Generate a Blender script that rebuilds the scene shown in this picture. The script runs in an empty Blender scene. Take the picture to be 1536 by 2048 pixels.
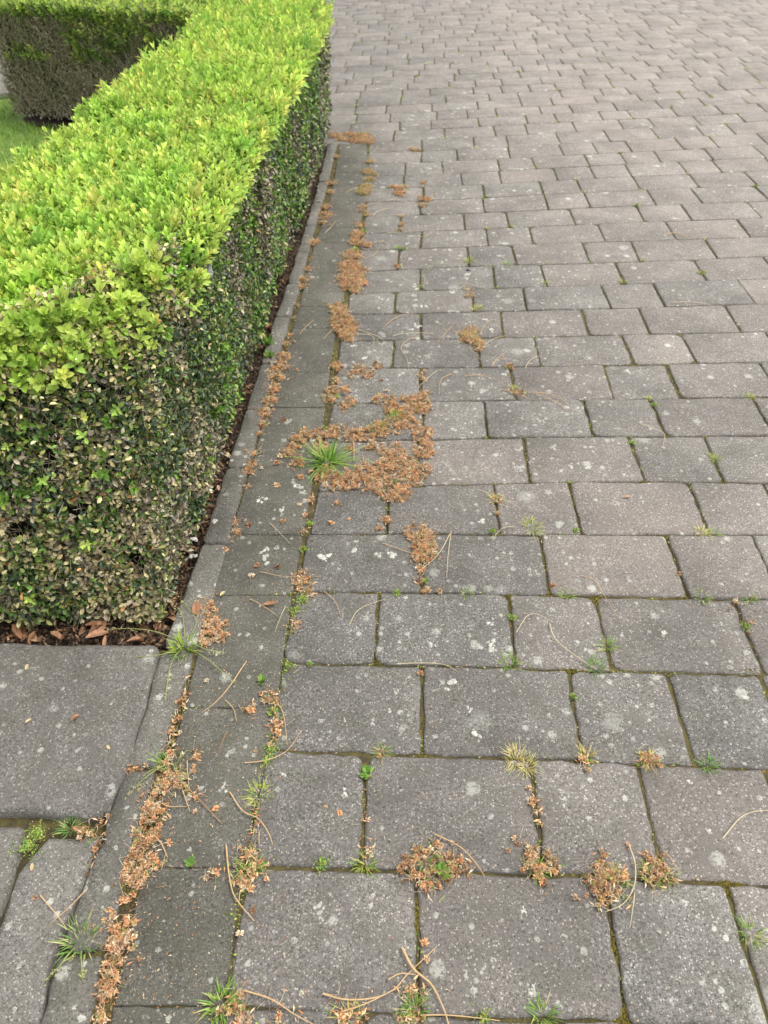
import bpy, math, random
import numpy as np
from mathutils import Vector, noise as mnoise

R = math.radians
random.seed(7)
rng = np.random.default_rng(11)
scene = bpy.context.scene
col = scene.collection

# ------------------------------------------------------------------ camera, sky, sun, exposure
CAM_H, PITCH, FPX = 1.03, R(43.0), 1430.0
cam_data = bpy.data.cameras.new('camera')
cam = bpy.data.objects.new('camera', cam_data)
col.objects.link(cam)
cam.location = (0, 0, CAM_H)
cam.rotation_euler = (math.pi / 2 - PITCH, 0, 0)
cam_data.sensor_fit = 'VERTICAL'
cam_data.sensor_height = 36.0
cam_data.sensor_width = 27.0
cam_data.lens = 36.0 * FPX / 2048.0
cam_data.clip_start = 0.02
cam_data.clip_end = 400
cam_data.dof.use_dof = True
cam_data.dof.focus_distance = 1.15
cam_data.dof.aperture_fstop = 8.0
scene.camera = cam

SUN_EL, SUN_AZ = R(64), R(82)          # azimuth measured from +Y towards +X
world = bpy.data.worlds.new('World')
scene.world = world
world.use_nodes = True
wn, wl = world.node_tree.nodes, world.node_tree.links
wn.clear()
w_out = wn.new('ShaderNodeOutputWorld')
w_bg = wn.new('ShaderNodeBackground')
w_sky = wn.new('ShaderNodeTexSky')
w_sky.sky_type = 'NISHITA'
w_sky.sun_disc = False
w_sky.sun_elevation = SUN_EL
w_sky.sun_rotation = SUN_AZ
w_sky.dust_density = 3.0
w_hs = wn.new('ShaderNodeHueSaturation')   # thin cloud: the blue is mostly washed out
w_hs.inputs['Saturation'].default_value = 0.09
wl.new(w_sky.outputs['Color'], w_hs.inputs['Color'])
wl.new(w_hs.outputs['Color'], w_bg.inputs['Color'])
w_bg.inputs['Strength'].default_value = 0.15
wl.new(w_bg.outputs['Background'], w_out.inputs['Surface'])

sun_data = bpy.data.lights.new('sun', 'SUN')
sun_data.energy = 1.15
sun_data.angle = R(24)
sun_data.color = (1.0, 0.95, 0.87)
sun = bpy.data.objects.new('sun', sun_data)
col.objects.link(sun)
sun_dir = Vector((math.cos(SUN_EL) * math.sin(SUN_AZ), math.cos(SUN_EL) * math.cos(SUN_AZ), math.sin(SUN_EL)))
sun.rotation_euler = (-sun_dir).to_track_quat('-Z', 'Y').to_euler()

vs = scene.view_settings
vs.view_transform = 'Standard'
vs.look = 'None'
vs.exposure = 0.84
vs.gamma = 1
vs.use_curve_mapping = False

# ------------------------------------------------------------------ helpers
cP, sP = math.cos(PITCH), math.sin(PITCH)


def gp(px, py, z=0.0):
    """survey point of the ground (or of height z) read off the photograph"""
    dx, dy = px - 768.0, py - 1024.0
    Yd, Zd = cP * FPX - sP * dy, -(sP * FPX + cP * dy)
    t = -(CAM_H - z) / Zd
    return dx * t, Yd * t


def mpp(py):
    """metres per photo pixel on the ground at that picture height"""
    x, y = gp(768, py)
    return (y * cP + CAM_H * sP) / FPX


def tag(o, label=None, cat=None, group=None, kind=None):
    if label: o['label'] = label
    if cat: o['category'] = cat
    if group: o['group'] = group
    if kind: o['kind'] = kind
    return o


def link(o, parent=None):
    col.objects.link(o)
    if parent is not None: o.parent = parent
    return o


def empty(name, loc=(0, 0, 0)):
    o = bpy.data.objects.new(name, None)
    o.empty_display_size = 0.05
    o.location = loc
    return link(o)


def mesh_np(name, V, faces, mat, tint=None, smooth=False):
    """V (n,3); faces: list of int arrays (m,k); tint (n,3) point colours"""
    me = bpy.data.meshes.new(name)
    V = np.asarray(V, dtype=np.float32)
    faces = [np.asarray(f, dtype=np.int32) for f in faces if len(f)]
    me.vertices.add(len(V))
    me.vertices.foreach_set('co', V.ravel())
    li = np.concatenate([f.ravel() for f in faces])
    tot = np.concatenate([np.full(len(f), f.shape[1], dtype=np.int32) for f in faces])
    st = np.concatenate([[0], np.cumsum(tot)[:-1]]).astype(np.int32)
    me.loops.add(len(li))
    me.loops.foreach_set('vertex_index', li)
    me.polygons.add(len(tot))
    me.polygons.foreach_set('loop_start', st)
    me.polygons.foreach_set('loop_total', tot)
    if smooth:
        me.polygons.foreach_set('use_smooth', np.ones(len(tot), dtype=bool))
    me.update(calc_edges=True)
    if tint is not None:
        a = me.attributes.new('tint', 'FLOAT_COLOR', 'POINT')
        c = np.ones((len(V), 4), dtype=np.float32)
        c[:, :3] = tint
        a.data.foreach_set('color', c.ravel())
    me.materials.append(mat)
    return me


def obj(name, me, parent=None, loc=(0, 0, 0)):
    o = bpy.data.objects.new(name, me)
    o.location = loc
    return link(o, parent)


def scatter(tmpl, T, Rm, S, C):
    """template (V, faces, shade) placed at T (n,3) with rotations Rm (n,3,3), scale S (n,) or (n,3), colours C (n,3)"""
    V, F, sh = tmpl
    n, k = len(T), len(V)
    S = np.asarray(S)
    if S.ndim == 1: S = S[:, None]
    VV = V[None] * S[:, None, :] if S.shape[1] == 3 else V[None] * S[:, None]
    W = np.einsum('nij,nkj->nki', Rm, VV) + T[:, None, :]
    faces = [(f[None] + (np.arange(n) * k)[:, None, None]).reshape(-1, f.shape[1]) for f in F]
    cc = np.clip(C[:, None, :] * sh[None], 0, 1)
    return W.reshape(-1, 3), faces, cc.reshape(-1, 3)


def merge(parts):
    V, F, C, off = [], {}, [], 0
    for v, fs, c in parts:
        V.append(v); C.append(c)
        for f in fs:
            F.setdefault(f.shape[1], []).append(f + off)
        off += len(v)
    return np.concatenate(V), [np.concatenate(x) for x in F.values()], np.concatenate(C)


def rot_from(zdir, spin, ydir=None):
    """matrices whose local +Z is zdir, turned by spin about it"""
    z = zdir / np.linalg.norm(zdir, axis=1, keepdims=True)
    a = np.where(np.abs(z[:, 2:3]) < 0.9, np.array([[0, 0, 1.0]]), np.array([[1.0, 0, 0]]))
    x = np.cross(a, z); x /= np.linalg.norm(x, axis=1, keepdims=True)
    y = np.cross(z, x)
    c, s = np.cos(spin)[:, None], np.sin(spin)[:, None]
    x2 = c * x + s * y
    y2 = -s * x + c * y
    return np.stack([x2, y2, z], axis=2)


def rand_dirs(n, bias=(0, 0, 0), spread=1.0):
    d = rng.normal(size=(n, 3)) * spread + np.array(bias)
    return d / np.linalg.norm(d, axis=1, keepdims=True)


def pnoise(X, Y, Z, sc):
    return np.array([mnoise.noise(Vector((x * sc, y * sc, z * sc))) for x, y, z in zip(X, Y, Z)])


# ------------------------------------------------------------------ materials
def new_mat(name):
    m = bpy.data.materials.new(name)
    m.use_nodes = True
    nt = m.node_tree
    nt.nodes.clear()
    out = nt.nodes.new('ShaderNodeOutputMaterial')
    b = nt.nodes.new('ShaderNodeBsdfPrincipled')
    nt.links.new(b.outputs[0], out.inputs['Surface'])
    return m, nt, b, out


class NB:
    def __init__(s, nt): s.nt = nt
    def n(s, t, **k):
        x = s.nt.nodes.new(t)
        for a, v in k.items(): setattr(x, a, v)
        return x
    def l(s, a, b): s.nt.links.new(a, b)
    def pos(s): return s.n('ShaderNodeNewGeometry').outputs['Position']
    def noise(s, scale, detail=2, rough=0.5, vec=None, dist=0.0):
        x = s.n('ShaderNodeTexNoise')
        x.inputs['Scale'].default_value = scale; x.inputs['Detail'].default_value = detail
        x.inputs['Roughness'].default_value = rough; x.inputs['Distortion'].default_value = dist
        s.l(vec if vec is not None else s.pos(), x.inputs['Vector'])
        return x.outputs['Fac']
    def ramp(s, fac, stops):
        x = s.n('ShaderNodeValToRGB')
        e = x.color_ramp.elements
        while len(e) < len(stops): e.new(0.5)
        for i, (p, c) in enumerate(stops):
            e[i].position = p
            e[i].color = (c, c, c, 1) if isinstance(c, (int, float)) else (*c, 1)
        s.l(fac, x.inputs[0])
        return x.outputs[0]
    def mix(s, fac, a, b, mode='MIX'):
        x = s.n('ShaderNodeMix', data_type='RGBA', blend_type=mode)
        for sock, v in ((x.inputs[0], fac), (x.inputs[6], a), (x.inputs[7], b)):
            if isinstance(v, (int, float)): sock.default_value = v if sock == x.inputs[0] else (v, v, v, 1)
            elif isinstance(v, tuple): sock.default_value = (*v, 1)
            else: s.l(v, sock)
        return x.outputs[2]
    def math(s, op, a, b=0.0):
        x = s.n('ShaderNodeMath', operation=op)
        for i, v in enumerate((a, b)):
            if isinstance(v, (int, float)): x.inputs[i].default_value = v
            else: s.l(v, x.inputs[i])
        return x.outputs[0]


def stone_mat(name, dark, light, pink, speck=1.0, lichen=True):
    m, nt, b, out = new_mat(name)
    k = NB(nt)
    at = k.n('ShaderNodeAttribute', attribute_name='tint')
    sep = k.n('ShaderNodeSeparateColor'); k.l(at.outputs['Color'], sep.inputs[0])
    val, pk, li = sep.outputs[0], sep.outputs[1], sep.outputs[2]
    mott = k.noise(16, 5, 0.68)
    fine = k.noise(230, 5, 0.82)
    finer = k.noise(620, 3, 0.8)
    c = k.mix(k.ramp(fine, [(0.38, 0.0), (0.58, 1.0)]), dark, light)
    c = k.mix(k.ramp(finer, [(0.40, 0.55), (0.56, 0.0)]), c, tuple(x * 0.45 for x in dark))
    c = k.mix(k.ramp(finer, [(0.53, 0.0), (0.66, 0.55)]), c, tuple(min(x * 1.55, .8) for x in light))
    c = k.mix(k.ramp(mott, [(0.40, 0.0), (0.62, 0.62)]), c, tuple(x * 0.44 for x in light))
    c = k.mix(k.math('MULTIPLY', pk, 0.75), c, k.mix(0.5, c, pink))
    # pale quartz grains and dark pores, irregular in outline
    wv = k.n('ShaderNodeTexNoise'); wv.inputs['Scale'].default_value = 500; wv.inputs['Detail'].default_value = 2
    k.l(k.pos(), wv.inputs['Vector'])
    sc_ = k.n('ShaderNodeVectorMath', operation='SCALE'); k.l(wv.outputs['Color'], sc_.inputs[0]); sc_.inputs['Scale'].default_value = 0.0045
    ad_ = k.n('ShaderNodeVectorMath', operation='ADD'); k.l(k.pos(), ad_.inputs[0]); k.l(sc_.outputs[0], ad_.inputs[1])
    wp = ad_.outputs[0]
    v = k.n('ShaderNodeTexVoronoi'); v.inputs['Scale'].default_value = 300
    k.l(wp, v.inputs['Vector'])
    vs_ = k.n('ShaderNodeSeparateColor'); k.l(v.outputs['Color'], vs_.inputs[0])
    grain = k.math('MULTIPLY', k.math('LESS_THAN', v.outputs['Distance'], 0.36), k.math('GREATER_THAN', vs_.outputs[0], 0.80))
    pore = k.math('MULTIPLY', k.math('LESS_THAN', v.outputs['Distance'], 0.36), k.math('LESS_THAN', vs_.outputs[0], 0.16))
    c = k.mix(k.math('MULTIPLY', grain, 0.85 * speck), c, (0.62, 0.58, 0.52))
    c = k.mix(k.math('MULTIPLY', pore, 0.6), c, (0.035, 0.032, 0.028))
    v3 = k.n('ShaderNodeTexVoronoi'); v3.inputs['Scale'].default_value = 110
    k.l(wp, v3.inputs['Vector'])
    v3s = k.n('ShaderNodeSeparateColor'); k.l(v3.outputs['Color'], v3s.inputs[0])
    g2 = k.math('MULTIPLY', k.math('LESS_THAN', v3.outputs['Distance'], k.math('MULTIPLY', v3s.outputs[0], 0.22)), k.math('GREATER_THAN', v3s.outputs[1], 0.80))
    c = k.mix(k.math('MULTIPLY', g2, 0.65 * speck), c, (0.54, 0.51, 0.45))
    # algae film and lichen
    if lichen:
        film = k.ramp(k.noise(22, 5, 0.7), [(0.45, 0.0), (0.62, 0.55)])
        c = k.mix(k.math('MULTIPLY', film, k.math('MULTIPLY', k.math('SUBTRACT', 1.0, pk), 0.55)), c, (0.095, 0.095, 0.055))
        rough_n = k.noise(140, 3, 0.7)
        for sc, keep, rad, wh in ((13, 0.62, 0.30, 0.40), (30, 0.58, 0.36, 0.62), (70, 0.50, 0.36, 0.72)):
            v2 = k.n('ShaderNodeTexVoronoi'); v2.inputs['Scale'].default_value = sc
            v2.inputs['Randomness'].default_value = 1.0
            k.l(k.pos(), v2.inputs['Vector'])
            s2 = k.n('ShaderNodeSeparateColor'); k.l(v2.outputs['Color'], s2.inputs[0])
            r_ = k.math('MULTIPLY', s2.outputs[1], rad)
            d_ = k.math('ADD', v2.outputs['Distance'], k.math('MULTIPLY', k.math('SUBTRACT', rough_n, 0.5), 0.85))
            inside = k.math('LESS_THAN', d_, r_)
            on = k.math('GREATER_THAN', k.math('ADD', s2.outputs[0], k.math('MULTIPLY', li, 0.40)), keep + 0.36)
            patch = k.math('MULTIPLY', inside, on)
            c = k.mix(k.math('MULTIPLY', patch, k.ramp(rough_n, [(0.38, 0.10), (0.50, wh)])), c, (0.60, 0.60, 0.53))
    st = k.ramp(k.noise(4.5, 4, 0.6), [(0.33, 0.78), (0.62, 1.10)])
    c = k.mix(1.0, c, st, 'MULTIPLY')
    cm = k.n('ShaderNodeCombineColor')
    for i in range(3): k.l(val, cm.inputs[i])
    c = k.mix(1.0, c, cm.outputs[0], 'MULTIPLY')
    k.l(c, b.inputs['Base Color'])
    b.inputs['Roughness'].default_value = 0.82
    b.inputs['Specular IOR Level'].default_value = 0.35
    h = k.math('ADD', k.math('MULTIPLY', fine, 0.8), k.math('MULTIPLY', mott, 1.4))
    h = k.math('ADD', h, k.math('MULTIPLY', grain, 0.35))
    h = k.math('SUBTRACT', h, k.math('MULTIPLY', pore, 0.7))
    bp = k.n('ShaderNodeBump'); bp.inputs['Strength'].default_value = 0.75; bp.inputs['Distance'].default_value = 0.0030
    k.l(h, bp.inputs['Height']); k.l(bp.outputs[0], b.inputs['Normal'])
    return m


def tint_mat(name, rough=0.7, spec=0.3, transl=0.0, var=0.25, nscale=60, bump=0.0):
    m, nt, b, out = new_mat(name)
    k = NB(nt)
    at = k.n('ShaderNodeAttribute', attribute_name='tint')
    f = k.ramp(k.noise(nscale, 3, 0.6), [(0.25, 1.0 - var), (0.75, 1.0 + var)])
    c = k.mix(1.0, at.outputs['Color'], f, 'MULTIPLY')
    k.l(c, b.inputs['Base Color'])
    b.inputs['Roughness'].default_value = rough
    b.inputs['Specular IOR Level'].default_value = spec
    if bump:
        bp = k.n('ShaderNodeBump'); bp.inputs['Strength'].default_value = 0.6; bp.inputs['Distance'].default_value = bump
        k.l(k.noise(nscale * 3, 3, 0.7), bp.inputs['Height']); k.l(bp.outputs[0], b.inputs['Normal'])
    if transl:
        tr = k.n('ShaderNodeBsdfTranslucent'); k.l(c, tr.inputs['Color'])
        mx = k.n('ShaderNodeMixShader'); mx.inputs[0].default_value = transl
        k.l(b.outputs[0], mx.inputs[1]); k.l(tr.outputs[0], mx.inputs[2]); k.l(mx.outputs[0], out.inputs['Surface'])
    return m


M_PAVER = stone_mat('paver_concrete', (0.062, 0.060, 0.056), (0.352, 0.334, 0.306), (0.36, 0.285, 0.24))
M_EDGE = stone_mat('edge_concrete', (0.082, 0.078, 0.062), (0.255, 0.243, 0.205), (0.30, 0.25, 0.2), speck=0.5)
M_KERB = stone_mat('kerb_concrete', (0.085, 0.080, 0.068), (0.265, 0.252, 0.222), (0.30, 0.25, 0.2), speck=0.6)
M_SLAB = stone_mat('slab_concrete', (0.074, 0.072, 0.068), (0.325, 0.308, 0.280), (0.30, 0.25, 0.2), speck=0.8)
M_LEAF = tint_mat('fresh_leaf', 0.55, 0.35, 0.32, 0.12, 120)
M_OLD = tint_mat('old_leaf', 0.36, 0.5, 0.10, 0.25, 150)
M_DEAD = tint_mat('dead_leaf', 0.75, 0.2, 0.15, 0.22, 150)
M_LITTER = tint_mat('blossom_litter', 0.85, 0.15, 0.12, 0.3, 220)
M_STALK = tint_mat('dry_stalk', 0.6, 0.3, 0.0, 0.2, 160)
M_GRASS = tint_mat('grass_blade', 0.5, 0.35, 0.25, 0.15, 90)
M_LICHEN = tint_mat('lichen_crust', 0.95, 0.1, 0.0, 0.35, 240, 0.0015)
M_TWIG = tint_mat('twig_bark', 0.85, 0.15, 0.0, 0.3, 90)

# joint filling: dirt, olive moss
m, nt, b, _ = new_mat('joint_moss'); k = NB(nt)
n1 = k.noise(38, 4, 0.65); n2 = k.noise(420, 3, 0.7)
c = k.mix(k.ramp(n1, [(0.40, 0.0), (0.56, 1.0)]), (0.045, 0.036, 0.022), (0.125, 0.104, 0.028))
c = k.mix(k.ramp(k.noise(9, 3, 0.6), [(0.52, 0.0), (0.66, 0.7)]), c, (0.075, 0.055, 0.028))
c = k.mix(k.ramp(n2, [(0.3, 0.0), (0.7, 0.65)]), c, k.mix(0.5, c, (0.17, 0.135, 0.06)))
k.l(c, b.inputs['Base Color']); b.inputs['Roughness'].default_value = 0.95
bp_ = k.n('ShaderNodeBump'); bp_.inputs['Strength'].default_value = 0.9; bp_.inputs['Distance'].default_value = 0.004
k.l(n2, bp_.inputs['Height']); k.l(bp_.outputs[0], b.inputs['Normal'])
M_JOINT = m
m, nt, b, _ = new_mat('bed_soil'); k = NB(nt)
n2 = k.noise(160, 4, 0.75)
c = k.mix(k.ramp(n2, [(0.3, 0.0), (0.7, 1.0)]), (0.025, 0.017, 0.011), (0.11, 0.072, 0.045))
k.l(c, b.inputs['Base Color']); b.inputs['Roughness'].default_value = 0.95
bp_ = k.n('ShaderNodeBump'); bp_.inputs['Strength'].default_value = 1.0; bp_.inputs['Distance'].default_value = 0.01
k.l(n2, bp_.inputs['Height']); k.l(bp_.outputs[0], b.inputs['Normal'])
M_SOIL = m
m, nt, b, _ = new_mat('lawn_turf'); k = NB(nt)
c = k.mix(k.ramp(k.noise(60, 4, 0.7), [(0.3, 0.0), (0.7, 1.0)]), (0.09, 0.13, 0.025), (0.20, 0.32, 0.06))
k.l(c, b.inputs['Base Color']); b.inputs['Roughness'].default_value = 0.95
M_LAWN = m
m, nt, b, _ = new_mat('feather_white')
b.inputs['Base Color'].default_value = (0.72, 0.72, 0.74, 1); b.inputs['Roughness'].default_value = 0.8
M_WHITE = m
m, nt, b, _ = new_mat('blue_shell')
b.inputs['Base Color'].default_value = (0.035, 0.045, 0.10, 1); b.inputs['Roughness'].default_value = 0.18
M_BLUE = m


# ------------------------------------------------------------------ ground sheets
def sheet(name, pts, z, mat, label, cat, kind='structure', cell=None):
    V = np.array([(x, y, z) for x, y in pts], dtype=float)
    me = mesh_np(name, V, [np.arange(len(pts))[None]], mat)
    return tag(obj(name, me), label, cat, kind=kind)


sheet('ground', [(-60, -40), (60, -40), (60, 120), (-60, 120)], -0.060, M_LAWN, 'flat green ground carrying the drive and the garden', 'ground')
sheet('lawn', [(-14, 0.80), (-0.80, 0.80), (-0.80, 5.15), (-14, 5.3)], -0.030, M_LAWN, 'green garden lawn to the left behind the hedge', 'lawn')
sheet('flower_bed', [(-1.02, 0.745), (-0.372, 0.745), (-0.345, 1.60), (-0.21, 4.05), (-0.30, 4.9), (-1.90, 4.9), (-1.90, 4.15), (-1.80, 4.04), (-0.98, 3.78)],
      -0.022, M_SOIL, 'dark soil bed under the box hedges', 'soil')
driveway = empty('driveway')
tag(driveway, 'grey concrete block driveway with mossy joints', 'driveway', kind='structure')
# joint bed under the pavers: gently lumpy
gx, gy = np.meshgrid(np.linspace(-0.42, 7, 150), np.linspace(-0.6, 16, 200))
tx = (gx + 0.42) / 7.42
ledge = np.where(gy > 3.66, -0.42, -0.372 + 0.043 * (gy - 0.45))
gx = ledge + tx ** 1.5 * (7 - ledge)
gz = -0.0048 + 0.0028 * np.array([mnoise.noise(Vector((a * 9, b_ * 9, 0))) for a, b_ in zip(gx.ravel(), gy.ravel())])
idx = np.arange(150 * 200).reshape(200, 150)
q = np.stack([idx[:-1, :-1], idx[:-1, 1:], idx[1:, 1:], idx[1:, :-1]], axis=-1).reshape(-1, 4)
bed = obj('joint_bed', mesh_np('joint_bed', np.stack([gx.ravel(), gy.ravel(), gz], 1), [q], M_JOINT, smooth=True), driveway)
bl = np.array([(-8, 5.22, -0.012), (-0.41, 5.22, -0.012), (-0.41, 16, -0.012), (-8, 16, -0.012)], float)
obj('joint_bed', mesh_np('joint_bed', bl, [np.array([[0, 1, 2, 3]])], M_JOINT), driveway)


# ------------------------------------------------------------------ paver building
def outline(corners, rad=0.012, jit=0.0012, nseg=3, narc=3, vary=(0.5, 0.6, 0.8, 1.0, 2.0)):
    """rounded, slightly uneven ring through four corners (counter-clockwise)"""
    P = [np.array(c, float) for c in corners]
    out = []
    for i in range(4):
        a, p, c = P[i - 1], P[i], P[(i + 1) % 4]
        u, v = (a - p), (c - p)
        lu, lv = np.linalg.norm(u), np.linalg.norm(v)
        u, v = u / lu, v / lv
        r = min(rad * random.choice(vary), 0.35 * min(lu, lv))
        s, e = p + u * r, p + v * r
        for t in np.linspace(0, 1, narc):
            q_ = (1 - t) ** 2 * s + 2 * t * (1 - t) * (p * 0.8 + 0.2 * (s + e) / 2) + t * t * e
            out.append(q_ + rng.normal(size=2) * jit * 0.7)
        nx = c + (p - c) / lv * 0.014
        for t in np.linspace(0, 1, nseg + 2)[1:-1]:
            out.append(e + (nx - e) * t + rng.normal(size=2) * jit)
    return np.array(out)


def block(ring, z0, depth=0.035, bev=0.0035, tilt=(0, 0)):
    n = len(ring)
    ctr = ring.mean(0)
    d = ring - ctr
    inn = ctr + d * (1 - bev * 1.35 / np.maximum(np.linalg.norm(d, axis=1, keepdims=True), 1e-6))
    inn = ring + (inn - ring) * rng.uniform(0.7, 1.8, (n, 1))
    zt = z0 + (d @ np.array(tilt))
    V = np.concatenate([np.c_[inn, zt + rng.normal(size=n) * 0.0002], np.c_[ring, zt - bev * 0.85], np.c_[ring, np.full(n, z0 - depth)]])
    i = np.arange(n); j = (i + 1) % n
    F = [i[None], np.concatenate([np.stack([i + n, j + n, j, i], 1), np.stack([i + 2 * n, j + 2 * n, j + n, i + n], 1)])]
    return V, F


# row boundaries read off the photograph (picture points), nearest first
ROWS = [
    [(254, 2013), (383, 2014), (619, 2015), (790, 2026), (936, 2038), (1155, 2042), (1250, 2048)],
    [(340, 1725), (449, 1734), (556, 1730), (732, 1740), (966, 1746), (1112, 1748), (1366, 1763), (1534, 1777)],
    [(568, 1500), (673, 1506), (790, 1510), (936, 1513), (1092, 1517), (1209, 1525), (1366, 1531), (1536, 1541)],
    [(572, 1326), (751, 1328), (936, 1332), (1092, 1337), (1229, 1341), (1327, 1345), (1522, 1349)],
    [(600, 1185), (705, 1185), (822, 1185), (908, 1187), (1092, 1189), (1209, 1192), (1366, 1194), (1536, 1200)],
    [(619, 1070), (712, 1068), (861, 1068), (936, 1069), (1092, 1069), (1327, 1069), (1536, 1070)],
    [(650, 984), (740, 978), (830, 971), (936, 966), (1131, 963), (1288, 962), (1536, 968)],
    [(666, 884), (740, 882), (861, 878), (936, 875), (1131, 873), (1327, 872), (1536, 872)],
    [(690, 806), (740, 804), (870, 802), (986, 801), (1117, 798), (1341, 797), (1536, 794)],
    [(702, 735), (807, 736), (911, 736), (1034, 734), (1190, 730), (1383, 726), (1536, 725)],
    [(713, 681), (838, 680), (1013, 675), (1180, 670), (1341, 668), (1536, 663)],
    [(702, 628), (848, 628), (942, 624), (1055, 621), (1180, 617), (1362, 614), (1536, 607)],
    [(692, 590), (765, 584), (859, 579), (960, 576), (1055, 575), (1250, 569), (1403, 561), (1536, 557)],
    [(734, 544), (786, 540), (848, 535), (930, 531), (1055, 530), (1250, 525), (1403, 518), (1536, 512)],
    [(748, 499), (827, 497), (911, 494), (1013, 490), (1159, 485), (1320, 480), (1536, 473)],
    [(744, 466), (827, 463), (960, 459), (1065, 453), (1216, 446), (1341, 442), (1536, 436)],
    [(734, 434), (807, 431), (930, 427), (1076, 420), (1216, 413), (1403, 406), (1536, 402)],
    [(744, 402), (827, 402), (960, 397), (1076, 390), (1216, 383), (1403, 374), (1536, 371)],
    [(744, 376), (827, 374), (960, 370), (1076, 363), (1211, 355), (1424, 346), (1536, 340)],
    [(754, 350), (827, 350), (960, 345), (1086, 337), (1216, 329), (1320, 325), (1536, 314)],
    [(748, 327), (827, 325), (960, 320), (1076, 314), (1216, 306), (1403, 297), (1536, 289)],
    [(744, 304), (827, 302), (960, 297), (1076, 290), (1216, 284), (1403, 273), (1536, 264)],
    [(757, 283), (848, 279), (960, 274), (1076, 267), (1216, 260), (1424, 249), (1536, 241)],
    [(682, 266), (757, 263), (890, 257), (1055, 247), (1216, 240), (1403, 230), (1536, 224)],
    [(667, 249), (744, 246), (890, 240), (1013, 231), (1180, 224), (1320, 217), (1536, 205)],
    [(665, 230), (744, 228), (890, 222), (1013, 215), (1159, 209), (1250, 203)],
]
JOINTS = [  # first value: where the row starts at the edge course
    [470, 835, 1228, 1493], [510, 728, 1073, 1300, 1572], [549, 845, 1149, 1360], [577, 753, 1024, 1206, 1497],
    [603, 843, 1090, 1354, 1532], [625, 775, 994, 1150, 1398], [642, 838, 1053, 1272, 1428], [655, 845, 971, 1176, 1315, 1526],
    [668, 840, 1026, 1217, 1347, 1540], [676, 786, 958, 1075, 1256, 1378], [684, 842, 1003, 1170, 1288, 1465],
    [694, 790, 945, 1049, 1211, 1318, 1492], [702, 840, 988, 1087, 1240, 1400], [711, 796, 936, 1028, 1172, 1271, 1422],
    [719, 842, 974, 1062, 1203, 1341, 1487], [726, 800, 928, 1015, 1145, 1281, 1372, 1508], [731, 840, 967, 1092, 1174, 1303, 1393, 1524],
]
hd_w = [gp(*p) for p in ((250, 2012), (435, 2012), (492, 1735), (560, 1415), (590, 1190))]


def row_fun(pts):
    w = np.array([gp(*p) for p in pts])
    s, a = np.polyfit(w[:, 0], w[:, 1], 1)
    sm = w[:, 1] * 0.75 + 0.25 * (s * w[:, 0] + a)
    def f(X):
        X = np.asarray(X, float)
        y = np.interp(X, w[:, 0], sm)
        y = np.where(X < w[0, 0], sm[0] + s * (X - w[0, 0]), y)
        return np.where(X > w[-1, 0], sm[-1] + s * (X - w[-1, 0]), y)
    f.s, f.a = s, a
    return f


RF = [row_fun(r) for r in ROWS]


def lin(s, a):
    f = lambda X: s * np.asarray(X, float) + a
    f.s, f.a = s, a
    return f


s_far = float(np.mean([f.s for f in RF[20:]]))
a_far = RF[-1](0.3) - s_far * 0.3
for i in range(1, 60):
    s_i = s_far + 0.0012 * i
    RF.append(lin(s_i, a_far + 0.160 * i))
low = [lin(RF[0].s, float(RF[0](0.1) - RF[0].s * 0.1) - 0.16 * i) for i in (4, 3, 2, 1)]
ALLR = low + RF

pav = []          # (ring, z, tint)


def add_paver(c4, edge=False):
    c4 = [np.array(c) for c in c4]
    ctr = sum(c4) / 4
    dist = math.hypot(ctr[0], ctr[1])
    near = dist < 1.9
    if edge: ring = outline(c4, 0.003, 0.0007, 6, 2)
    else: ring = outline(c4, 0.0066, 0.00115 if near else 0.0008, 7 if near else 2, 3 if near else 2, (0.5, 0.6, 0.7, 0.9, 1.2, 2.6))
    z = random.gauss(0, (0.0011 if ctr[1] < 2.2 else 0.0006) if not edge else 0.0005)
    # colour of the stone: greyer and greener by the hedge, cleaner and rosier out on the drive; with distance, sky sheen and haze painted in
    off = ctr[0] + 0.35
    clean_sheen = min(max((off - 0.25) / 1.2, 0), 1) * 0.6 + min(max((ctr[1] - 0.9) / 3.0, 0), 1) * 0.4
    val = 0.80 + 0.40 * clean_sheen + random.gauss(0, 0.062 if ctr[1] < 2.2 else 0.035)
    if edge: val = 0.80 + random.gauss(0, 0.025) + 0.10 * clean_sheen
    pk = min(max(random.gauss(0.12 + 0.52 * clean_sheen, 0.19 if ctr[1] < 2.2 else 0.12), 0), 1)
    if edge: pk = 0.05
    if random.random() < 0.03: pk = min(pk + 0.35, 1)
    li = math.exp(-((off - 0.65) / 0.4) ** 2) * (0.9 if 0.5 < ctr[1] < 2.6 else 0.45) * random.uniform(0.4, 1.1)
    if edge: li = 0.25
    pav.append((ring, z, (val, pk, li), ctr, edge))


jd = {}


def corner_set(fb, ft, Xa, Xb, gx_=0.0030, gy_=0.0019):
    """four corners of the block between mid-row stations Xa and Xb"""
    for X_ in (Xa, Xb): jd.setdefault(round(X_, 4), random.gauss(0, 0.012))
    def foot(X):
        d = np.array([0.038 + jd[round(X, 4)], 1.0])
        ym = 0.5 * (fb(X) + ft(X))
        h = 0.5 * (ft(X) - fb(X))
        pb, pt = np.array([X, ym]) - d * h, np.array([X, ym]) + d * h
        return np.array([pb[0], float(fb(pb[0]))]), np.array([pt[0], float(ft(pt[0]))])
    ab, at = foot(Xa); bb, bt = foot(Xb)
    j = lambda: random.uniform(-0.0012, 0.0018)
    return [ab + (gx_ + j(), gy_ + j()), bb + (-gx_ + j(), gy_ + j()), bt + (-gx_ + j(), -gy_ + j()), at + (gx_ + j(), -gy_ + j())]


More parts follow.
